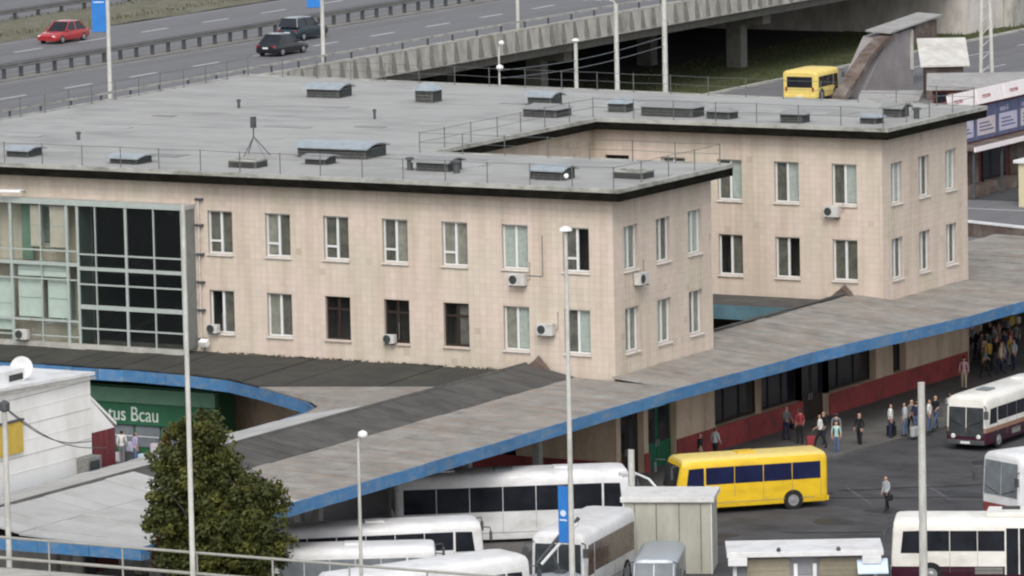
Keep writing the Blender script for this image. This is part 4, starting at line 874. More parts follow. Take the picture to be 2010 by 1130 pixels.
def car(label, x, y, z, hd, paint, L=4.3, Wd=1.72, H=1.46, suv=False, name='car'):
    t = thing(name, label, 'car', (x, y, z), R(hd), 'cars on the highway'); hw_ = Wd/2
    belt = .82 if not suv else .98
    stn = [(-L/2, .42, .70, .80), (-L/2+.08, .24, .80, .90), (-L*.38, .2, belt, .97), (-L*.2, .2, belt+.02, 1), (L*.05, .2, belt+.01, 1), (L*.22, .2, belt-.02, 1), (L*.36, .2, belt-.10, .97), (L/2-.08, .24, belt-.2, .90), (L/2, .40, belt-.28, .78)]
    secs = []
    for sx, zb, zt, sc in stn:
        w = hw_*sc; secs.append([(sx, w*.9, zb), (sx, w, zb+.12), (sx, w, zb+(zt-zb)*.55), (sx, w*.93, zt-.03), (sx, w*.82, zt), (sx, -w*.82, zt), (sx, -w*.93, zt-.03), (sx, -w, zb+(zt-zb)*.55), (sx, -w, zb+.12), (sx, -w*.9, zb)])
    mb = MB(); mb.loft(secs); mb.add(secs[0], [tuple(range(10))]); mb.add(secs[-1], [tuple(range(10))])
    mb.build('body', M[paint], t, smooth=40)
    r0, r1 = (-L*.40, L*.20) if not suv else (-L*.47, L*.18); t0, t1 = (-L*.24, L*.04) if not suv else (-L*.42, L*.04)
    zb = belt-.01; zt = H-.05; wb, wt = hw_*.88, hw_*.70
    V = [(r0, -wb, zb), (r1, -wb, zb), (r1, wb, zb), (r0, wb, zb), (t0, -wt, zt), (t1, -wt, zt), (t1, wt, zt), (t0, wt, zt)]
    MB().add(V, [(0, 3, 2, 1), (4, 5, 6, 7), (0, 1, 5, 4), (1, 2, 6, 5), (2, 3, 7, 6), (3, 0, 4, 7)]).build('cabin_glass', M['busglass'], t)
    rf_ = MB(); n = 6
    secs = []
    for i in range(n+1):
        q = i/n; sx = t0-.03+(t1-t0+.06)*q; dz = .05*math.sin(math.pi*q); secs.append([(sx, -wt-.02, zt-.005), (sx, -wt*.7, zt+.02+dz), (sx, wt*.7, zt+.02+dz), (sx, wt+.02, zt-.005)])
    rf_.loft(secs); rf_.add(secs[0], [(0, 1, 2, 3)]); rf_.add(secs[-1], [(0, 1, 2, 3)]); rf_.build('roof', M[paint], t, smooth=40)
    for s in (-1, 1):
        for (xa, xb, nm) in ((r1, t1, 'front_pillar'), (r0, t0, 'rear_pillar'), ((r0+r1)/2, (t0+t1)/2, 'door_pillar')):
            MB().tube([(xa, s*wb*1.0, zb), (xb, s*wt*1.01, zt)], .035, 6).build(nm, M[paint], t)
        for wx in (-.30, .31): wheel(t, wx*L, s*(hw_-.10), .29, .19, s)
        MB().box((L/2-.10, s*hw_*.62, belt-.27), (.16, .30, .12), rz=-s*.35).build('headlight', M['headlight'], t, bevel=.02)
        MB().box((-L/2+.06, s*hw_*.68, .70), (.10, .26, .14)).build('tail_light', M['tail'], t)
        MB().box((r1-.15, s*(hw_+.04), belt+.08), (.10, .16, .11)).build('wing_mirror', M[paint], t, bevel=.02)
    MB().box((-L/2-.005, 0, .60), (.02, .42, .11)).build('number_plate', M['pvc'], t)
    return t
car('glossy red saloon car driving on the far carriageway', -109.2, 121.2, ZD, 270, 'carred')
car('black saloon car seen from behind on the near carriageway', -89.3, 117.6, ZD, 90, 'carblack')
car('dark teal car ahead of the black saloon by the median', -94.0, 127.9, ZD, 90, 'carteal', 4.2, 1.75, 1.6, True)
car('dark car at the right edge beside the cream kiosk', -21.0, 93.2, 0, 60, 'carblack')['group'] = 'cars in the side street'

# ================================================================== air conditioners and wall fittings
def aircon(label, x, y, z, rz, w=.78, h=.52, d=.32, bracket=True):
    t = thing('air_conditioner', label, 'air conditioner', (x, y, z), rz, 'air conditioners on the station walls')
    MB().bx(-w/2, w/2, -d-.06, -.06, 0, h).build('casing', M['acgrey'], t, bevel=.02)
    MB().lathe([(.19, 0), (.19, .012), (.17, .012), (.03, .004)], (-w*.18, -d-.075, h/2), 'Y', 18).build('fan_guard', M['ventdark'], t)
    for s in (-1, 1): MB().bx(s*w*.36-.02, s*w*.36+.02, -d-.1, 0, -.05, -.005).build('bracket', M['steel'], t)
    MB().tube([(w/2-.05, -.1, h*.4), (w/2+.12, -.06, h*.5), (w/2+.12, -.04, h+.5)], .018, 6).build('pipe', M['ventgrey'], t)
    return t
aircon('white air conditioner under the curtained upper window of the near wing', -4.6, 0, 8.42, 0)
aircon('white air conditioner between the two rightmost lower windows of the near wing', -3.25, 0, 6.32, 0)
aircon('white air conditioner on the end wall of the near wing', 0, 2.1, 8.4, R(90))
aircon('white air conditioner under an upper window of the far wing', -2.4, YF, 8.55, 0)
aircon('small window air conditioner at the lower window beside the stair bay', -20.15, .0, 5.58, 0, .5, .38, .3)
aircon('small window air conditioner in the brown lower window of the near wing', -11.05, .0, 5.58, 0, .5, .38, .3)
aircon('small grey air conditioner at the foot of the glazed bay', -29.7, -1.06, 4.95, 0, .62, .45, .25)
fl_ = thing('floodlight', 'white floodlight at the corner foot of the glazed bay', 'floodlight', (-20.55, -.35, 4.68))
MB().tube([(0, 0, 0), (0, 0, .3)], .03, 6).build('stand', M['steel'], fl_)
MB().box((0, -.05, .45), (.42, .28, .3), rx=.5).build('head', M['lampwhite'], fl_, bevel=.04)
f2 = thing('floodlight', 'long white floodlight above the top of the glazed bay at the left', 'floodlight', (-30.1, -.9, 11.33))
MB().tube([(0, .8, .15), (0, -.1, .3)], .03, 6).build('arm', M['steel'], f2)
MB().box((0, -.35, .32), (1.1, .45, .12), rz=.25).build('head', M['lampwhite'], f2, bevel=.04)

# ================================================================== lamp posts and poles
def pole(label, x, y, z, h, r0=.11, r1=.07, head=None, name='lamp_post', group='lamp posts', banner=None, m='polecon', rz=0):
    t = thing(name, label, 'lamp post' if head else 'pole', (x, y, z), rz, group)
    MB().tube([(0, 0, 0), (0, 0, h*.35), (0, 0, h)], [r0, (r0+r1)/2, r1], 10).build('shaft', M[m], t, smooth=50)
    MB().lathe([(r0*1.9, 0), (r0*1.9, .1), (r0*1.2, .25)], (0, 0, 0), n=10).build('base', M[m], t)
    if head == 'arm':
        a = MB().tube([(0, 0, h-.1), (.1, 0, h+.15), (.5, 0, h+.3), (1.1, 0, h+.36)], .045, 8).build('arm', M[m], t)
        MB().box((1.35, 0, h+.36), (.8, .26, .14), ry=-.08).build('lamp_head', M['lampwhite'], a, bevel=.04)
    if head == 'globe':
        MB().tube([(0, 0, h-.05), (.05, 0, h+.1), (.18, -.0, h+.22)], .03, 8).build('neck', M[m], t)
        MB().lathe([(.02, -.16), (.14, -.11), (.19, 0), (.15, .11), (.03, .17)], (.2, 0, h+.28), n=14).build('globe', M['lampwhite'], t, smooth=60)
    if head == 'cap':
        MB().lathe([(.10, 0), (.26, .03), (.24, .12), (.05, .2)], (0, 0, h), n=14).build('lamp_head', M['lampwhite'], t, smooth=50)
    if banner:
        z0, z1, w, sx = banner
        b = MB().box((sx*(w/2+.12), 0, (z0+z1)/2), (w, .03, z1-z0)).build('banner', M['banner'], t)
        MB().lathe([(w*.30, -.004), (w*.30, .004)], (sx*(w/2+.12), -.02, z0+(z1-z0)*.52), 'Y', 14).build('emblem', M['emblem'], b)
        MB().box((sx*(w/2+.12), -.021, z0+(z1-z0)*.40), (w*.75, .008, .06)).build('emblem_bar', M['emblem'], b)
        for zz in (z0, z1): MB().tube([(0, 0, zz), (sx*(w+.15), 0, zz)], .018, 6).build('banner_arm', M['steel'], t)
    return t
pole('tall slim pale pole rising in front of the glazed bay', 10.8, -50.5, 4.72, 13.5, .10, .08, None, name='tall_pole', group='posts')
pole('short lamp post with a single globe in front of the canopy edge', 11.28, -40, 0, 8.35, .10, .05, 'globe')
pole('tall grey lamp post with a blue banner in front of the near wing corner', 14.45, -30, 0, 15.0, .13, .07, 'cap', banner=(3.25, 5.4, .42, -1))
pole('thick pale concrete post standing in front of the cream and maroon bus', 26.6, -25, 0, 9.3, .17, .13, None, name='concrete_post', group='posts')
pole('short thick post standing behind the grey booth', 9.2, -15.6, 0, 4.35, .15, .13, None, name='concrete_post', group='posts')
p10 = pole('pale cable post with dark cap in front of the white kiosk wall', 0.0, -46, 0, 9.9, .12, .10, None, name='cable_post', group='posts')
MB().lathe([(.05, -.2), (.2, -.1), (.2, .15), (.05, .25)], (0, 0, 9.85), n=10).build('insulator_cap', M['steel'], p10)
for (a, b) in (((.1, 0, 9.8), (-8.0, 18.6, 5.15)), ((.1, 0, 9.75), (-8.2, 17.9, 5.5))):
    a, b = Vector(a), Vector(b); MB().tube([a+(b-a)*k/10-Vector((0, 0, .5*math.sin(math.pi*k/10))) for k in range(11)], .02, 5).build('cable', M['steel'], p10)
pole('white highway lamp post with a blue banner near the red car', -78.6, 80.5, ZD, 13, .15, .10, 'arm', banner=(5.0, 9.5, .85, -1), group='lamp posts along the highway', rz=R(28))
pole('white highway lamp post with a blue banner beside the black car', -78.6, 105.3, ZD, 13, .15, .10, 'arm', banner=(4.4, 9.0, .85, -1), group='lamp posts along the highway', rz=R(28))
pole('white highway lamp post on the bridge without a banner', -78.6, 130.6, ZD, 13, .13, .10, 'arm', group='lamp posts along the highway')
pole('short white lamp post in front of the bridge opening', -70, 123.1, 0, 6.4, .17, .12, 'cap', group='poles in front of the bridge')
pole('middle grey lamp post in front of the bridge beam', -70, 128.7, 0, 8.4, .18, .15, 'arm', group='poles in front of the bridge', rz=R(200))
pole('tall grey pole in front of the bridge beam, rightmost of three', -70, 135.5, 0, 14, .20, .16, None, name='street_pole', group='poles in front of the bridge')
dl = pole('small lamp post with two white globes under the bridge edge', -70, 112.9, 0, 6.9, .08, .06, 'globe', group='poles in front of the bridge')
MB().lathe([(.02, -.2), (.2, -.1), (.24, 0), (.2, .12), (.03, .2)], (.1, -.1, 5.6), n=14).build('globe', M['lampwhite'], dl, smooth=60)
# two-legged lattice mast by the lower road
lmst = thing('lattice_mast', 'pale two-legged lattice mast beside the lower road', 'mast', (-60.4, 166, 0))
for s in (-1, 1): MB().tube([(s*.45, 0, 0), (s*.2, 0, 12)], .14, 8).build('leg', M['polecon'], lmst)
for k in range(12): MB().tube([(-.42+k*.018, 0, .6+k*.9), (.42-k*.018, 0, 1.3+k*.9)], .05, 6).build('lattice_bar', M['polecon'], lmst)
# slack wires between the poles in front of the bridge
for i, (a, b) in enumerate((((-70, 112.9, 5.4), (-70, 135.5, 5.6)), ((-70, 112.9, 4.9), (-70, 135.5, 5.0)))):
    a, b = Vector(a), Vector(b)
    o = MB().tube([a+(b-a)*k/10-Vector((0, 0, .35*math.sin(math.pi*k/10))) for k in range(11)], .022, 5).build('overhead_wire', M['palewind']); tag(o, ('upper' if i == 0 else 'lower')+' thin wire strung between poles in front of the bridge', 'wire', 'overhead wires')

# ================================================================== kiosks, booths, stalls
# white kiosk left of the canopy arm
WKk = thing('white_kiosk', 'large white-walled kiosk with a lean-to roof beyond the canopy arm', 'kiosk', (-8.6, -38, 0))
def loc(mb, dx=8.6, dy=38): mb.v = [(x+dx, y+dy, z) for x, y, z in mb.v]; return mb
pl = [(-42, 8.55), (-27.5, 8.02), (-27.5, 0), (-42, 0)]
loc(MB().add([(-8.6, y_, z) for y_, z in pl]+[(-15, y_, z) for y_, z in pl], [(0, 1, 2, 3), (7, 6, 5, 4), (0, 4, 5, 1), (1, 5, 6, 2), (2, 6, 7, 3), (3, 7, 4, 0)])).build('wall', M['kioskwhite'], WKk)
loc(MB().add([(-8.45, -42.2, 8.56), (-8.45, -27.35, 8.03), (-15.2, -27.35, 8.03), (-15.2, -42.2, 8.56), (-8.45, -42.2, 8.68), (-8.45, -27.35, 8.15), (-15.2, -27.35, 8.15), (-15.2, -42.2, 8.68)], [(0, 3, 2, 1), (4, 5, 6, 7), (0, 1, 5, 4), (1, 2, 6, 5), (2, 3, 7, 6), (3, 0, 4, 7)])).build('roof', M['white'], WKk)
loc(MB().bx(-8.43, -8.38, -42.2, -27.35, 0, .12)).build('kerb', M['concrete'], WKk)
tr = MB().add([(-8.44, -42.2, 8.40), (-8.44, -27.4, 7.88), (-8.44, -27.4, 7.98), (-8.44, -42.2, 8.50), (-8.40, -42.2, 8.40), (-8.40, -27.4, 7.88), (-8.40, -27.4, 7.98), (-8.40, -42.2, 8.50)], [(0, 1, 2, 3), (4, 7, 6, 5), (0, 4, 5, 1), (2, 6, 7, 3), (1, 5, 6, 2), (3, 7, 4, 0)])
loc(tr).build('eaves_trim', M['concrete'], WKk)
loc(MB().add([(-8.6, -27.49, 7.2), (-8.6, -25.7, 5.9), (-12, -25.7, 5.9), (-12, -27.49, 7.2), (-8.6, -27.49, 7.08), (-8.6, -25.7, 5.78), (-12, -25.7, 5.78), (-12, -27.49, 7.08)], [(0, 1, 2, 3), (4, 7, 6, 5), (0, 4, 5, 1), (1, 5, 6, 2), (2, 6, 7, 3), (3, 7, 4, 0)])).build('lean_to_roof', M['kioskwhite'], WKk)
loc(MB().add([(-8.63, -27.49, 5.7), (-8.63, -25.8, 5.7), (-8.63, -27.49, 7.07), (-8.7, -27.49, 5.7), (-8.7, -25.8, 5.7), (-8.7, -27.49, 7.07)], [(0, 1, 2), (3, 5, 4), (0, 3, 4, 1), (1, 4, 5, 2), (2, 5, 3, 0)])).build('gable_infill', M['kioskwhite'], WKk)
loc(MB().bx(-11.5, -8.65, -27.3, -25.75, 0, 5.75)).build('red_annex', M['redkiosk'], WKk)
for yy in (-26.95, -26.55, -26.15): loc(MB().bx(-8.648, -8.62, yy-.015, yy+.015, 4.0, 5.7)).build('annex_batten', M['redkiosk'], WKk)
for k, z in enumerate((4.9, 5.5, 6.1, 6.7, 7.3, 7.8)): loc(MB().bx(-8.598, -8.585, -42, -27.52, z, z+.02)).build('cladding_seam', M['concrete'] if k % 2 else M['kioskwhite'], WKk)
bxs = thing('grey_cabinet', 'grey metal cabinet against the white kiosk wall by the red annex', 'cabinet', (-8.36, -28.1, 4.05))
MB().bx(-.2, .3, -.55, .45, 0, .85).build('body', M['ventgrey'], bxs, bevel=.02); MB().bx(.301, .315, -.4, .3, .15, .7).build('grille', M['ventdark'], bxs)
MB().bx(-.1, -.02, -.4, .3, -4.05, 0).build('bracket_leg', M['steel'], bxs)
ysn = thing('yellow_sign', 'yellow sign board on the white kiosk wall behind the cable post', 'sign', (-8.55, -33.6, 5.7))
MB().bx(0, .08, -1.2, 1.15, 0, 1.25).build('board', M['yellowsign'], ysn, bevel=.02); MB().bx(-.02, .12, -1.25, 1.2, 1.25, 1.32).build('top_cap', M['steel'], ysn); MB().bx(-.03, 0.0, -1, 1, .2, 1).build('fixing', M['steel'], ysn)
dish = thing('satellite_dish', 'white satellite dish on the roof of the white kiosk', 'satellite dish', (-9.3, -31.2, 8.28))
MB().tube([(0, 0, 0), (0, 0, .35)], .03, 8).build('mast', M['steel'], dish)
q_ = MB().lathe([(.01, .10), (.2, .06), (.36, -.02), (.44, -.1), (.45, -.1), (.37, -.05), (.2, .03), (.01, .07)], (0, 0, 0), 'Y', 20).build('reflector', M['white'], dish, smooth=50); q_.location = (0, 0, .5); q_.rotation_euler = (R(-15), 0, R(25))
MB().tube([(0, -.05, .3), (.1, -.42, .45)], .015, 6).build('feed_arm', M['steel'], dish)
rbx = thing('roof_unit', 'white box unit with a dark opening on the white kiosk roof', 'roof unit', (-9.6, -32.2, 8.3))
MB().bx(-.5, .5, -.9, .9, 0, .55).build('casing', M['white'], rbx, bevel=.03); MB().bx(.501, .52, -.2, .75, .1, .35).build('opening', M['ventdark'], rbx)

# green kiosk under the front canopy
GK = thing('green_kiosk', 'green shop front with white lettering under the front canopy', 'kiosk', (-27, -3, 0))
MB().bx(0, 8.6, 0, 1.6, 0, 3.45).build('body', M['green'], GK)
MB().bx(-.1, 8.8, -.35, -.01, 2.75, 3.4).build('awning_band', M['greenpale'], GK)
MB().bx(-.05, 8.7, -.2, -.002, 1.75, 2.74).build('sign_board', M['green'], GK)
text('lettering', 'tus Bcau', .92, M['letterwhite'], GK, (3.1, -.215, 1.92), (R(90), 0, 0), .012, .85)
for k in range(6):
    w = MB().bx(.3+k*1.38, 1.55+k*1.38, -.06, -.003, .75, 1.7).build('display_window', M['palewind'], GK)
    MB().bx(.35+k*1.38, 1.5+k*1.38, -.075, -.061, 1.2, 1.24).build('glazing_bar', M['pvc'], w)
for k in range(9): 
    o = MB().box((0, 0, .22), (.42, .3, .44)).build('goods_bag', M[['emblem', 'poster', 'posterv'][k % 3]], None, bevel=.08, loc=(-25.6+k*.62, -3.55+random.uniform(-.08, .08), .11+(.5 if k % 2 else .0)))
    if k % 2: MB().bx(-.3, .3, -.25, .25, -.5, 0).build('goods_stand', M['steel'], o)
    tag(o, 'pale bag of goods set out before the green shop front', 'bag', 'bags in front of the green shop')

# grey booth
BT = thing('grey_booth', 'square grey panelled booth with a flat white roof slab in the yard', 'booth', (12.25, -18.29, 0), R(22.4))
MB().bx(-1.72, 1.72, 0, 2.4, 0, 2.85).build('walls', M['boothgrey'], BT)
MB().bx(-1.85, 1.85, -.15, 2.55, 2.86, 3.06).build('roof_slab', mat('pale_slab', (.62, .62, .6), .7, var=.08, dirt=(.4, .39, .36), dirt_amt=.5, dirt_scale=(1, 1, 1)), BT, bevel=.02)
for x in (-1.3, -.45, .45, 1.3): MB().bx(x-.02, x+.02, -.012, -.001, .05, 2.8).build('panel_joint', M['concdark'], BT)
for x in (-1.74, 1.70): MB().bx(x, x+.04, -.03, -.001, 0, 2.84).build('corner_trim', M['pvc'], BT)
ant = thing('bent_pipe', 'thin white bent pipe running from the coach roof towards the booth', 'pipe', (7.9, -13.9, 2.95))
MB().tube([(0, 0, 0), (.5, -.3, .28), (1.6, -.8, .1), (3.2, -1.6, -.9)], .05, 8).build('tube', M['pvc'], ant); MB().box((.25, -.15, .12), (.7, .35, .16), rz=-.4).build('end_box', M['white'], ant, bevel=.03)

# white kiosk with shutters at the bottom
SK = thing('shutter_kiosk', 'white flat-roofed kiosk with two beige shutters at the bottom edge', 'kiosk', (21.3, -24.25, 0), R(29))
MB().bx(-2.75, 2.75, .15, 2.2, 0, 2.3).build('body', mat('kiosk_grey_panel', (.22, .22, .235), .6, var=.08), SK)
MB().bx(-2.95, 2.95, -.25, 2.4, 2.32, 2.52).build('roof_fascia', M['white'], SK, bevel=.02)
for x in (-2.55, 2.5): MB().bx(x-.36, x+.36, -.3, .14, 2.0, 2.315).build('corner_box', M['white'], SK, bevel=.03)
for x in (-2.65, -.36, .36, 2.65): MB().bx(x-.07, x+.07, .05, .148, 0, 1.995).build('post', M['pvc'], SK)
for a in (-2.2, .55):
    s_ = MB().bx(a, a+1.62, .06, .148, .7, 2.2).build('shutter', M['beigepanel'], SK)
    for k in range(7): MB().bx(a, a+1.62, .045, .059, .78+k*.19, .80+k*.19).build('slat', M['beigepanel'], s_)
for x in (-1.0, 1.25): MB().lathe([(.07, 0), (.09, .08), (.04, .15)], (x, -.2, 2.525), n=10).build('spot_lamp', M['steel'], SK)
MB().bx(-1.9, .3, -.55, .04, 1.45, 1.53).build('counter_awning', M['white'], SK)
MB().add([(1.95, -.7, 1.75), (3.1, -.7, 1.75), (3.1, .1, 2.14), (1.95, .1, 2.14), (1.95, -.7, 1.69), (3.1, -.7, 1.69), (3.1, .1, 2.08), (1.95, .1, 2.08)], [(0, 1, 2, 3), (4, 7, 6, 5), (0, 4, 5, 1), (1, 5, 6, 2), (2, 6, 7, 3), (3, 7, 4, 0)]).build('side_awning', M['emblem'], SK)

# market pavilion at the right edge
PV = thing('market_pavilion', 'market pavilion with blue sign panels and white fascia behind the far wing', 'pavilion', (-31, 99.6, 0))
MB().bx(-2.6, -.6, 0, 28, 0, 5.3).build('body', M['redkiosk'], PV); MB().bx(-2.8, -.55, -.2, 28.2, 5.31, 5.4).build('roof', M['redkiosk'], PV)
MB().bx(-.62, 1.0, -.1, 28.1, 2.96, 3.1).build('awning', M['brown'], PV); MB().bx(1.0, 1.08, -.1, 28.1, 2.9, 3.18).build('awning_edge', M['pinkwhite'], PV)
pan = [(0.6, 3.2, 'signblue'), (3.3, 6.3, 'signblue'), (6.4, 9.4, 'signblue'), (9.5, 12.5, 'signblue')]
for k, (a, b, m_) in enumerate(pan):
    s_ = MB().bx(-.6, -.5, a, b, 3.2, 5.2).build('sign_panel', M[m_], PV)
    MB().bx(-.498, -.47, a+.25, b-.25, 3.45, 4.5).build('poster', M['poster' if k % 2 else 'posterv'], s_)
    for q in range(3): MB().bx(-.469, -.462, a+.5, b-.5-.3*q, 3.7+q*.22, 3.78+q*.22).build('print_line', M['letterblue'], s_)
    text('lettering', ['CAФE', 'ТЕХНО', 'МІСТ', 'АВТО'][k] if 0 else 'ooo ii', .5, M['posterv'], s_, (-.485, a+.35, 4.65), (R(90), 0, R(90)), .006, 1.0)
for k in range(4):
    a = -.8+k*3.9
    f_p = MB().box((-.35, a+1.9, 5.85), (.12, 3.7, .92), ry=-.15).build('fascia_board', M['pinkwhite'], PV)
    text('lettering', 'rocnn', .5, M['letterred'], f_p, (-.27, a+.7, 5.7), (R(90), 0, R(90)), .008, 1.0)
for k in range(7): MB().bx(.75, .87, .2+k*3.9, .32+k*3.9, 0, 2.96).build('awning_post', M['steel'], PV)
for k in range(6):
    st_ = MB().bx(-.6, -.5, .4+k*3.9, 3.7+k*3.9, .6, 2.7).build('shop_window', M['busglass' if k % 2 else 'brown'], PV)
    MB().bx(-.49, .3, .5+k*3.9, 3.5+k*3.9, 0, .7).build('counter', M['brown'], st_)
CKk = thing('cream_kiosk', 'cream kiosk with a white roof at the right edge below the pavilion', 'kiosk', (-26.2, 98.5, 0))
MB().bx(-.0, 3, -1, 1.5, 0, 2.6).build('body', M['creamkiosk'], CKk, bevel=.03); MB().bx(-.25, 3.2, -1.2, 1.7, 2.61, 2.8).build('roof', M['white'], CKk, bevel=.03); MB().bx(.5, 2.2, -1.03, -1.0, 1.2, 2.2).build('hatch', M['windscreen'], CKk)
LW = thing('low_wall', 'low dark wall with a white coping beside the side street', 'wall', (-22, 83.5, 0), R(-20))
MB().bx(-5, 4, -.15, .15, 0, .8).build('wall_body', M['brown'], LW); MB().bx(-5.05, 4.05, -.2, .2, .8, .9).build('coping', M['white'], LW)

# stalls by the lower road
M['tentgrey'] = mat('tent_sheet', (.52, .51, .48), .8, var=.12, scale=1.5, dirt=(.36, .34, .31), dirt_amt=.6, dirt_scale=(1, 1, 1))
S1 = thing('stair_shelter', 'brown sheet-metal stair shelter with a sloping grey roof by the lower road', 'shelter', (-64, 152, 0))
MB().add([(0, 1.2, 0), (0, 9.5, 0), (0, 9.5, 4.1), (0, 5.6, 3.8), (-2.0, 1.2, 0), (-2.0, 9.5, 0), (-2.0, 9.5, 4.1), (-2.0, 5.6, 3.8)], [(0, 1, 2, 3), (7, 6, 5, 4), (0, 4, 5, 1), (1, 5, 6, 2), (2, 6, 7, 3), (3, 7, 4, 0)]).build('side_wall', mat('dusty_grey_wall', (.27, .25, .25), .85, var=.15, scale=.8), S1)
def slab(P, th, name, m, par):
    MB().add(P+[(x, y, z-th) for x, y, z in P], [(0, 1, 2, 3), (7, 6, 5, 4), (0, 4, 5, 1), (1, 5, 6, 2), (2, 6, 7, 3), (3, 7, 4, 0)]).build(name, m, par)
pts_ = [(-1.9, .35), (.2, 1.5), (2.4, 2.9), (4.6, 3.75), (6.4, 4.15)]
for (ya, za), (yb, zb_) in zip(pts_[:-1], pts_[1:]): slab([(.25, ya, za), (.25, yb, zb_), (-.75, yb, zb_+random.uniform(-.1, .15)), (-.75, ya, za+random.uniform(-.1, .15))], random.uniform(.3, .55), 'curved_roof', M['brown'], S1)
slab([(.35, 5.2, 4.2), (.35, 13.6, 4.75), (-1.6, 13.6, 4.85), (-1.6, 5.2, 4.3)], .12, 'roof', M['greysheet'], S1)
MB().bx(.003, .2, 9.05, 9.2, 1.2, 4.0).build('end_post', M['tentgrey'], S1)
MB().bx(-1.5, .1, 9.6, 13.2, 2.9, 4.4).build('upper_panel', M['brown'], S1)
def stall(label, x, y, rz, w, d, h, roof='greysheet', wallm='redkiosk', tilt=0, goods=True):
    t = thing('market_stall', label, 'stall', (x, y, 0), rz, 'stalls by the lower road')
    MB().bx(-w/2, w/2, -d/2, d/2, 0, h).build('body', M[wallm], t)
    MB().add([(-w/2-.4, -d/2-.5, h+.02), (w/2+.4, -d/2-.5, h+.02), (w/2+.4, d/2+.4, h+.3+tilt), (-w/2-.4, d/2+.4, h+.3+tilt), (-w/2-.4, -d/2-.5, h+.14), (w/2+.4, -d/2-.5, h+.14), (w/2+.4, d/2+.4, h+.42+tilt), (-w/2-.4, d/2+.4, h+.42+tilt)], [(0, 3, 2, 1), (4, 5, 6, 7), (0, 1, 5, 4), (1, 2, 6, 5), (2, 3, 7, 6), (3, 0, 4, 7)]).build('roof', M[roof], t)
    if goods:
        n = int(w/.9)
        for k in range(n): MB().bx(-w/2+.15+k*.9, -w/2+.9+k*.9, -d/2-.05, -d/2-.003, .9, h-.2).build('display', M[['busglass', 'orange', 'letterred', 'windscreen'][k % 4]], t)
    return t
stall('market stall with a broad pale grey roof and red and orange goods', -48.9, 142.5, R(25), 8, 4, 2.2, 'greysheet', 'redkiosk', .3)
stall('small stall with a tilted off-white roof behind the brown shelter', -58.3, 154.5, R(30), 2.6, 2.6, 2.3, 'tentgrey', 'brown', 1.3, False)
stall('low stall with a pale roof partly hidden behind the far wing roof', -55.8, 141, R(20), 3.4, 2.2, 1.2, 'greysheet', 'brown', .1, False)
gt = thing('timber_beam', 'pale slanting beam leaning beside the lattice mast', 'beam', (-53, 160, 0)); MB().tube([(0, 0, .5), (-2.2, 11, 3.2)], .12, 8).build('beam', M['concrete'], gt)
rs = thing('market_stall', 'long reddish roofed stall at the right edge behind the pavilion', 'stall', (-49, 158, 0), R(25), 'stalls by the lower road')
MB().bx(-3, 8, -2, 2, 0, 2.3).build('body', M['redkiosk'], rs); MB().add([(-3.5, -2.5, 2.3), (8.5, -2.5, 2.3), (8.5, 2.5, 2.9), (-3.5, 2.5, 2.9), (-3.5, -2.5, 2.42), (8.5, -2.5, 2.42), (8.5, 2.5, 3.02), (-3.5, 2.5, 3.02)], [(0, 3, 2, 1), (4, 5, 6, 7), (0, 1, 5, 4), (1, 2, 6, 5), (2, 3, 7, 6), (3, 0, 4, 7)]).build('roof', M['brown'], rs)
hs_ = thing('roadside_building', 'reddish brown building corner at the far upper left', 'building', (-136, 128, ZD))
MB().bx(-6, 0, -6, 0, 0, 9).build('walls', mat('brown_brick_wall', (.25, .16, .13), .8, var=.12), hs_); MB().bx(-6.3, .3, -6.3, .3, 9, 9.4).build('cornice', M['concrete'], hs_)

# market stall under the far end of the canopy
MS = thing('canopy_stall', 'dark market stall crammed with goods under the far end of the canopy', 'stall', (-1.2, 43.5, 0))
MB().bx(-4, -2.6, -6.4, 9, 0, 3.7).build('back_wall', mat('dim_back_wall', (.05, .03, .03), .8, var=.3), MS)
MB().bx(-2.4, -.6, -6, 8, 0, .9).build('counter', M['wood'], MS)
for k in range(9): MB().bx(-2.58, -2.3, -5.8+k*1.5, -4.6+k*1.5, 1.1, 2.6).build('shelf', M['wood'], MS)
cols = ['mustard', 'beige', 'grey', 'palegrey', 'mustard', 'lilac', 'beige', 'red', 'grey']
for k in range(12):
    w_, d_2, h_2 = random.uniform(.25, .5), random.uniform(.3, .5), random.uniform(.25, .5)
    o = MB().box((0, 0, h_2/2), (w_, d_2, h_2), rz=random.uniform(-.4, .4)).build('goods_bundle', CL[cols[k % 9]], None, bevel=.07, loc=(-2.7+random.uniform(-.5, .5), 38.0+k*.8, .9))
    tag(o, 'soft bundle of goods on the counter of the dark stall under the canopy', 'bundle', 'bundles on the dark stall')
# folded barrier arm leaning beside the white-roofed bus
BA = thing('barrier_arm', 'folded dark and white barrier arm rising above the white-roofed bus', 'barrier', (12.6, -27.6, 0))
MB().bx(-.18, .18, -.18, .18, 0, 1.7).build('pillar', M['steel'], BA, bevel=.02)
for k in range(2): MB().tube([(-.7+k*.22, -.6, 2.0), (.35+k*.25, .35, 3.6-k*.1)], .06, 8).build('arm', M['pvc' if k else 'steel'], BA)
for k in range(4): MB().box((-.35+k*.28, -.28+k*.25, 2.5+k*.36), (.26, .07, .14), ry=-.9, rz=.7).build('clamp', M['steel'], BA)
MB().tube([(0, 0, 1.6), (-.3, -.25, 2.55)], .06, 8).build('strut', M['steel'], BA)

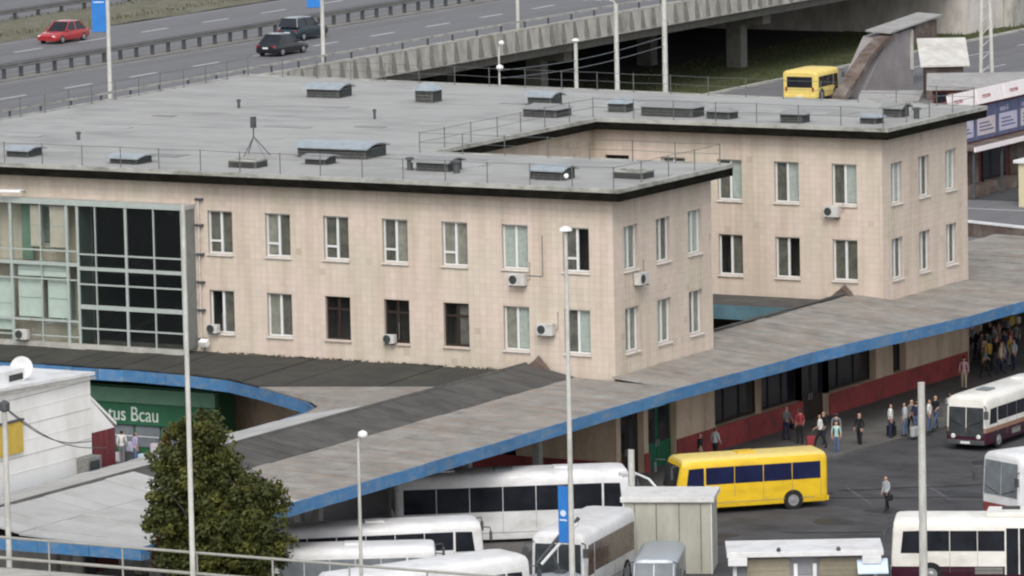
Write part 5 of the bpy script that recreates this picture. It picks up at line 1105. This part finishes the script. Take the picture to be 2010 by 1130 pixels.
# ================================================================== tree
TR = thing('leafy_tree', 'dense dark olive tree with browning leaves in front of the canopy', 'tree', (9.05, -46.25, 0))
tk = MB(); tk.tube([(0, 0, 0), (.05, .05, 1.5), (-.1, .1, 3.4), (-.15, .05, 5.6), (-.4, .1, 8.6)], [.24, .19, .15, .11, .03], 10)
limbs = []
for k in range(26):
    z0 = random.uniform(2.2, 7.6); a = random.uniform(0, 6.28); l = random.uniform(1.2, 2.3)*(1 if z0 < 6.5 else .65)
    p0 = Vector((-.1, .08, z0)); p1 = p0+Vector((math.cos(a)*l*.6, math.sin(a)*l*.6, l*.35)); p2 = p0+Vector((math.cos(a)*l, math.sin(a)*l, l*.8)); limbs.append((p0, p1, p2))
    tk.tube([p0, p1, p2], [.07, .045, .012], 6)
tk.build('trunk', M['bark'], TR, smooth=50)
lobes = [((-.65, .1, 9.0), (1.25, 1.2, 1.25)), ((-.75, .1, 7.9), (1.75, 1.6, 1.5)), ((-1.0, 0, 6.5), (1.75, 1.6, 1.6)), ((.9, .1, 6.9), (1.75, 1.6, 1.5)), ((1.35, 0, 5.6), (1.5, 1.4, 1.5)), ((-.95, 0, 5.3), (1.5, 1.4, 1.4)), ((.3, 0, 5.6), (1.8, 1.7, 1.8)), ((.3, 0, 4.2), (1.75, 1.6, 1.2))]
lv = MB(); tot = sum(r[0]*r[1]*r[2] for _, r in lobes)
# image-right direction so that lobes spread across the view: local frame stays world aligned
rightv = Vector((.869, .495, 0)); backv = Vector((-.495, .869, 0))
for c, r in lobes:
    nclump = int(820*r[0]*r[1]*r[2]/tot)
    r = tuple(q*.93 for q in r); cc = rightv*c[0]*.93+backv*c[1]+Vector((0, 0, c[2]))
    for _ in range(nclump):
        u = Vector((random.gauss(0, 1), random.gauss(0, 1), random.gauss(0, 1))).normalized(); q = random.uniform(.25, 1.0)**.6*random.choice((1, 1, .95, 1.1, 1.16))
        p = cc+rightv*u.x*r[0]*q+backv*u.y*r[1]*q+Vector((0, 0, u.z*r[2]*q)); cr_ = random.uniform(.22, .42); mi = 1 if random.random() < .035 else (2 if random.random() < .38 else 0)
        for _ in range(random.randint(60, 95)):
            w = Vector((random.gauss(0, 1), random.gauss(0, 1), random.gauss(0, .8))); w = w.normalized()*cr_*random.random()**.45; x = p+w
            n_ = (w.normalized()*.6+Vector((random.gauss(0, .6), random.gauss(0, .6), random.gauss(.4, .6)))).normalized(); t_ = n_.cross(Vector((random.gauss(0, 1), random.gauss(0, 1), random.gauss(0, 1)))).normalized(); b2 = n_.cross(t_); s = random.uniform(.045, .09)
            lv.add([x-t_*s*1.4, x+b2*s*.7, x+t_*s*1.4, x-b2*s*.7], [(0, 1, 2, 3)], mi)
def leafmat(nm, c):
    m = mat(nm, c, .6, var=.35, scale=1.1, spec=.25); return m
lo = lv.mesh('crown', [leafmat('leaf_olive', (.050, .058, .014)), leafmat('leaf_brown', (.075, .05, .012)), leafmat('leaf_green', (.086, .09, .02))], recalc=False)
link('crown', lo, TR)

# ================================================================== people
POSES = {}
def person_mesh(key, stride=.0, armb=0.0, arms=(0, 0), lean=0.0):
    """one continuous body: skin-modifier skeleton, height 1.56"""
    V = []; E_ = []; Rr = []; seg = []
    def v(p, r, par=None, s=None):
        V.append(p); Rr.append(r)
        if par is not None: E_.append((par, len(V)-1)); seg.append(s)
        return len(V)-1
    f = stride
    pel = v((0, 0, .82), (.125, .095)); wa = v((lean*.3, 0, .96), (.115, .085), pel, 'top'); ch = v((lean*.7, 0, 1.14), (.145, .10), wa, 'top'); sh = v((lean, 0, 1.27), (.11, .08), ch, 'top')
    nk = v((lean*1.1, 0, 1.34), (.05, .05), sh, 'skin'); hd = v((lean*1.2+.01, 0, 1.43), (.078, .088), nk, 'skin'); hd2 = v((lean*1.2, 0, 1.52), (.062, .07), hd, 'hair')
    for s in (-1, 1):
        a = arms[0 if s < 0 else 1]
        s1 = v((lean, s*.155, 1.25), (.058, .056), sh, 'top'); el = v((lean-.03+a*.12, s*.20, 1.02), (.043, .043), s1, 'top'); wr = v((lean+.03+a*.34, s*.19, .83+abs(a)*.16), (.03, .03), el, 'skin' if armb else 'top'); hn = v((lean+.05+a*.40, s*.185, .75+abs(a)*.2), (.034, .022), wr, 'skin')
        hp = v((0, s*.075, .76), (.092, .088), pel, 'leg'); kn = v((s*f*.22+.01, s*.082, .43), (.06, .06), hp, 'leg'); an = v((s*f*.36-.02, s*.085, .08), (.042, .042), kn, 'leg'); to = v((s*f*.36+.12, s*.09, .035), (.042, .03), an, 'shoe')
    me = bpy.data.meshes.new('body'); me.from_pydata(V, E_, []); o = bpy.data.objects.new('tmp', me); COL.objects.link(o)
    md = o.modifiers.new('s', 'SKIN'); sv = me.skin_vertices[0].data
    for i, r in enumerate(Rr): sv[i].radius = r; sv[i].use_root = (i == 0)
    md.use_smooth_shade = True; sd_ = o.modifiers.new('d', 'SUBSURF'); sd_.levels = 2; sd_.render_levels = 2
    dg = bpy.context.evaluated_depsgraph_get(); nm = bpy.data.meshes.new_from_object(o.evaluated_get(dg)); bpy.data.objects.remove(o)
    nm.materials.clear()
    idx = {'skin': 0, 'top': 1, 'leg': 2, 'shoe': 3, 'hair': 4}
    for k in range(5): nm.materials.append(M['skin'])
    segs_ = [(Vector(V[a]), Vector(V[b]), s) for (a, b), s in zip(E_, seg)]
    for pl_ in nm.polygons:
        c = pl_.center; best = None
        for a, b, s in segs_:
            t = max(0, min(1, (c-a).dot(b-a)/max(1e-6, (b-a).length_squared))); d = (a+(b-a)*t-c).length
            if best is None or d < best[0]: best = (d, s)
        s = best[1]
        if c.z > 1.36: s = 'hair' if (c.x < lean*1.2-.01 or c.z > 1.53) else 'skin'
        pl_.material_index = idx[s]
    # fingers: four plus thumb on each hand, merged into the same mesh
    bm = bmesh.new(); bm.from_mesh(nm)
    for s in (-1, 1):
        a = arms[0 if s < 0 else 1]; base = Vector((lean+.05+a*.40, s*.185, .75+abs(a)*.2))
        for k in range(5):
            off = Vector(((k-1.5)*.016, 0, 0)) if k < 4 else Vector((.034, -s*.004, .03)); ln = (.055, .066, .06, .048, .04)[k]; r_f = .0085
            dirn = Vector((.12+.02*k, 0, -1)).normalized() if k < 4 else Vector((.7, -s*.2, -.7)).normalized()
            p = base+off+Vector((0, 0, -.015)); ring_ = []
            for q in range(3):
                cpt = p+dirn*ln*q/2+Vector((.006*q*q, -s*.004*q, 0)); rr_ = r_f*(1-.18*q); ring_.append([bm.verts.new(cpt+Vector((rr_*math.cos(t), rr_*math.sin(t), 0))) for t in (0, 1.57, 3.14, 4.71)])
            for q in range(2):
                for e in range(4): fc = bm.faces.new((ring_[q][e], ring_[q][(e+1) % 4], ring_[q+1][(e+1) % 4], ring_[q+1][e])); fc.material_index = 0; fc.smooth = True
            bm.faces.new(ring_[2])
    # nose and ears
    for c, d in (((lean*1.2+.10, 0, 1.425), (.03, .022, .035)), ((lean*1.2+.01, .085, 1.43), (.03, .014, .045)), ((lean*1.2+.01, -.085, 1.43), (.03, .014, .045))):
        r_ = bmesh.ops.create_icosphere(bm, subdivisions=1, radius=.5, matrix=Matrix.Translation(c) @ Matrix.Diagonal((*d, 1)))
        for vv_ in r_['verts']:
            for fc in vv_.link_faces: fc.material_index = 0
    bm.to_mesh(nm); bm.free(); POSES[key] = nm; return nm
person_mesh('stand', .12, 1, (0, .1)); person_mesh('walk', .75, 1, (-.5, .6)); person_mesh('stand2', .2, 0, (.3, .05)); person_mesh('reach', .25, 0, (.9, .5), .04); person_mesh('bag', .45, 0, (.1, .25), .03)
def person(label, x, y, hd, pose, top, leg, hair='hair', h=1.56, z=0.0, longhair=False, bag=None):
    me = POSES[pose]; t = thing('person', label, 'person', (x, y, z), R(hd), 'people at the bus station'); sc = h/1.56; t.scale = (sc, sc, sc)
    b = link('body', me, t)
    for k, m_ in enumerate((M['skin'], CL[top], CL[leg], M['shoe'], M[hair] if hair in M else CL[hair])):
        b.material_slots[k].link = 'OBJECT'; b.material_slots[k].material = m_
    if longhair: MB().lathe([(.02, .10), (.085, .06), (.095, -.04), (.09, -.15), (.03, -.22)], (-.035, 0, 1.47), n=10).build('hair', M[hair] if hair in M else CL[hair], t, smooth=60)
    if bag:
        g_ = thing('bag', 'dark bag carried by the '+bag, 'bag', (x+.0, y, z)); g_.rotation_euler = (0, 0, R(hd)); g_['group'] = 'bags carried by people'; g_.scale = (sc, sc, sc)
        MB().box((.08, .27, .62), (.30, .12, .26)).build('pouch', CL['black'], g_, bevel=.04); MB().tube([(.0, .27, .74), (.05, .24, .9), (.08, .22, .95), (.15, .25, .74)], .012, 6).build('strap', CL['black'], g_)
    return t
PZ = .11
person('person in a pale jacket and dark trousers crossing the open yard', 13.7, -1.75, 250, 'bag', 'palegrey', 'black', h=1.5, bag='person crossing the open yard')
person('person in mint top and pale blue trousers beside the yellow bus rear', 5.2, 10.6, 300, 'stand', 'mint', 'denim', z=0, longhair=True)
person('person in a white shirt and dark trousers near the red plinth', 4.0, 11.4, 200, 'walk', 'white', 'black', z=PZ)
person('person all in black standing alone on the platform edge', 5.1, 13.1, 270, 'stand2', 'black', 'black', z=0)
person('person in a dark green top half hidden behind the white shirt', 4.45, 12.1, 120, 'stand', 'grey', 'navy', z=PZ)
person('person in a grey top carrying luggage by the dark doorway', 1.5, 13.0, 330, 'reach', 'grey', 'navy', z=PZ, bag='person by the dark doorway')
person('person in a white top at the left of the waiting group', 5.55, 15.3, 30, 'stand', 'white', 'navy', z=PZ, bag='person in white in the waiting group')
person('person in navy clothes with a white shirt in the middle of the waiting group', 5.95, 15.95, 200, 'stand2', 'palegrey', 'denim', z=PZ)
person('person in dark navy jacket at the right of the waiting group', 6.2, 16.6, 100, 'stand', 'navy', 'denim', z=PZ)
person('person in a black top behind the concrete post', 6.3, 18.4, 260, 'walk', 'black', 'denim', z=PZ)
person('person in a pale blue shirt walking past the concrete post', 6.6, 19.2, 80, 'walk', 'palegrey', 'navy', z=PZ)
person('person in pale pink standing by the far corner of the red plinth', 2.3, 29.8, 290, 'stand2', 'pink', 'beige', z=PZ, longhair=True)
person('person in a mustard jacket at the dark stall', 0.9, 35.6, 150, 'reach', 'mustard', 'black', z=PZ)
person('person in a beige coat browsing the dark stall', 0.1, 36.7, 180, 'stand', 'beige', 'mustard', z=PZ, longhair=True)
person('person in a grey jacket at the right of the dark stall', -.6, 38.5, 120, 'stand2', 'grey', 'black', z=PZ)
person('person in a pale grey top nearest the frame edge at the dark stall', 1.9, 36.2, 250, 'stand', 'palegrey', 'navy', z=PZ)
person('person in a dark coat between the yellow bus and the green doors', 1.6, 4.6, 40, 'stand', 'black', 'grey', z=PZ)
person('person in a grey shirt by the green doors', 1.4, 6.4, 80, 'stand2', 'palegrey', 'black', z=PZ)
person('person in lilac in front of the green shop', -21.6, -4.6, 60, 'stand', 'lilac', 'denim', z=PZ, h=1.6)
person('person in a white top in front of the green shop', -22.5, -4.3, 110, 'stand2', 'white', 'grey', z=PZ, h=1.6)
person('person in a pale coat at the right of the green shop', -20.2, -4.4, 90, 'walk', 'beige', 'grey', z=PZ, h=1.6)

CRP = [(.9, 36.4), (1.8, 34.9), (-.4, 37.6), (.4, 38.4), (-1.3, 38.9), (1.2, 37.3), (-.7, 39.6), (.2, 39.6), (-1.4, 40.6), (-.2, 41.0), (1.5, 35.7)]
CRC = [('black', 'grey'), ('beige', 'navy'), ('grey', 'black'), ('navy', 'denim'), ('black', 'navy'), ('mustard', 'grey'), ('palegrey', 'black'), ('red', 'navy'), ('black', 'denim'), ('grey', 'navy'), ('beige', 'black')]
CROWD = ['person in black top and grey trousers in the crowd by the dark stall', 'person in beige top and navy trousers in the crowd by the dark stall', 'person in grey top and black trousers in the crowd by the dark stall', 'person in navy top and jeans in the crowd by the dark stall', 'person in black top and navy trousers in the crowd by the dark stall', 'person in mustard top and grey trousers in the crowd by the dark stall', 'person in pale grey top and black trousers in the crowd by the dark stall', 'person in red top and navy trousers in the crowd by the dark stall', 'person in black top and jeans in the crowd by the dark stall', 'person in grey top and navy trousers in the crowd by the dark stall', 'person in beige top and black trousers in the crowd by the dark stall']
for i in range(11): 
    a_ = random.choice(['black', 'grey', 'navy', 'beige', 'mustard', 'red', 'palegrey', 'black']); b_ = random.choice(['black', 'navy', 'grey', 'denim'])
    person('person in a %s top and %s trousers, %s row of the crowd, number %d from the left' % (a_, b_, 'front' if i % 2 else 'back', i//2+1) if 0 else CROWD[i], CRP[i][0], CRP[i][1], random.uniform(0, 360), random.choice(('stand', 'stand2', 'bag', 'reach')), CRC[i][0], CRC[i][1], z=PZ, h=random.uniform(1.45, 1.64))
more = [('person in a black coat at the back of the dark stall', -1.2, 37.8, 100, 'stand', 'black', 'grey'), ('person in a red top behind the mustard jacket', 0.5, 37.4, 200, 'stand2', 'red', 'black'), ('person in a navy coat bending towards the dark stall', -.9, 40.2, 170, 'reach', 'navy', 'navy'),
        ('person in a dark grey coat under the canopy corner', 1.6, 33.6, 40, 'walk', 'grey', 'black'), ('person in a beige top deep under the far canopy', -1.5, 41.7, 60, 'stand', 'beige', 'grey'), ('person in a dark red jacket beside the red plinth', 2.6, 12.2, 150, 'stand', 'red', 'black'),
        ('person in a dark jacket close behind the person in white by the plinth', 3.6, 12.6, 260, 'bag', 'black', 'navy'), ('person in a pale top beside the concrete post', 6.5, 17.3, 20, 'stand', 'white', 'denim'), ('person in black trousers turned away in the waiting group', 5.8, 16.9, 330, 'bag', 'grey', 'black')]
for lb, x, y, hd, ps_, tp, lg in more: person(lb, x, y, hd, ps_, tp, lg, z=PZ, h=random.uniform(1.48, 1.62))
for i, (lb, x, y) in enumerate((('dark suitcase standing by the waiting group', 5.3, 15.9), ('checked bag on the platform by the red plinth', 3.3, 11.9), ('pale bag at the feet of the waiting group', 6.4, 16.0))):
    t = thing('suitcase' if i == 0 else 'bag', lb, 'luggage', (x, y, PZ), i*.7)
    MB().box((0, 0, .24), (.42, .22, .46)).build('shell', CL[['black', 'red', 'palegrey'][i]], t, bevel=.05); MB().tube([(-.1, 0, .47), (-.1, 0, .56), (.1, 0, .56), (.1, 0, .47)], .015, 6).build('handle', M['steel'], t)
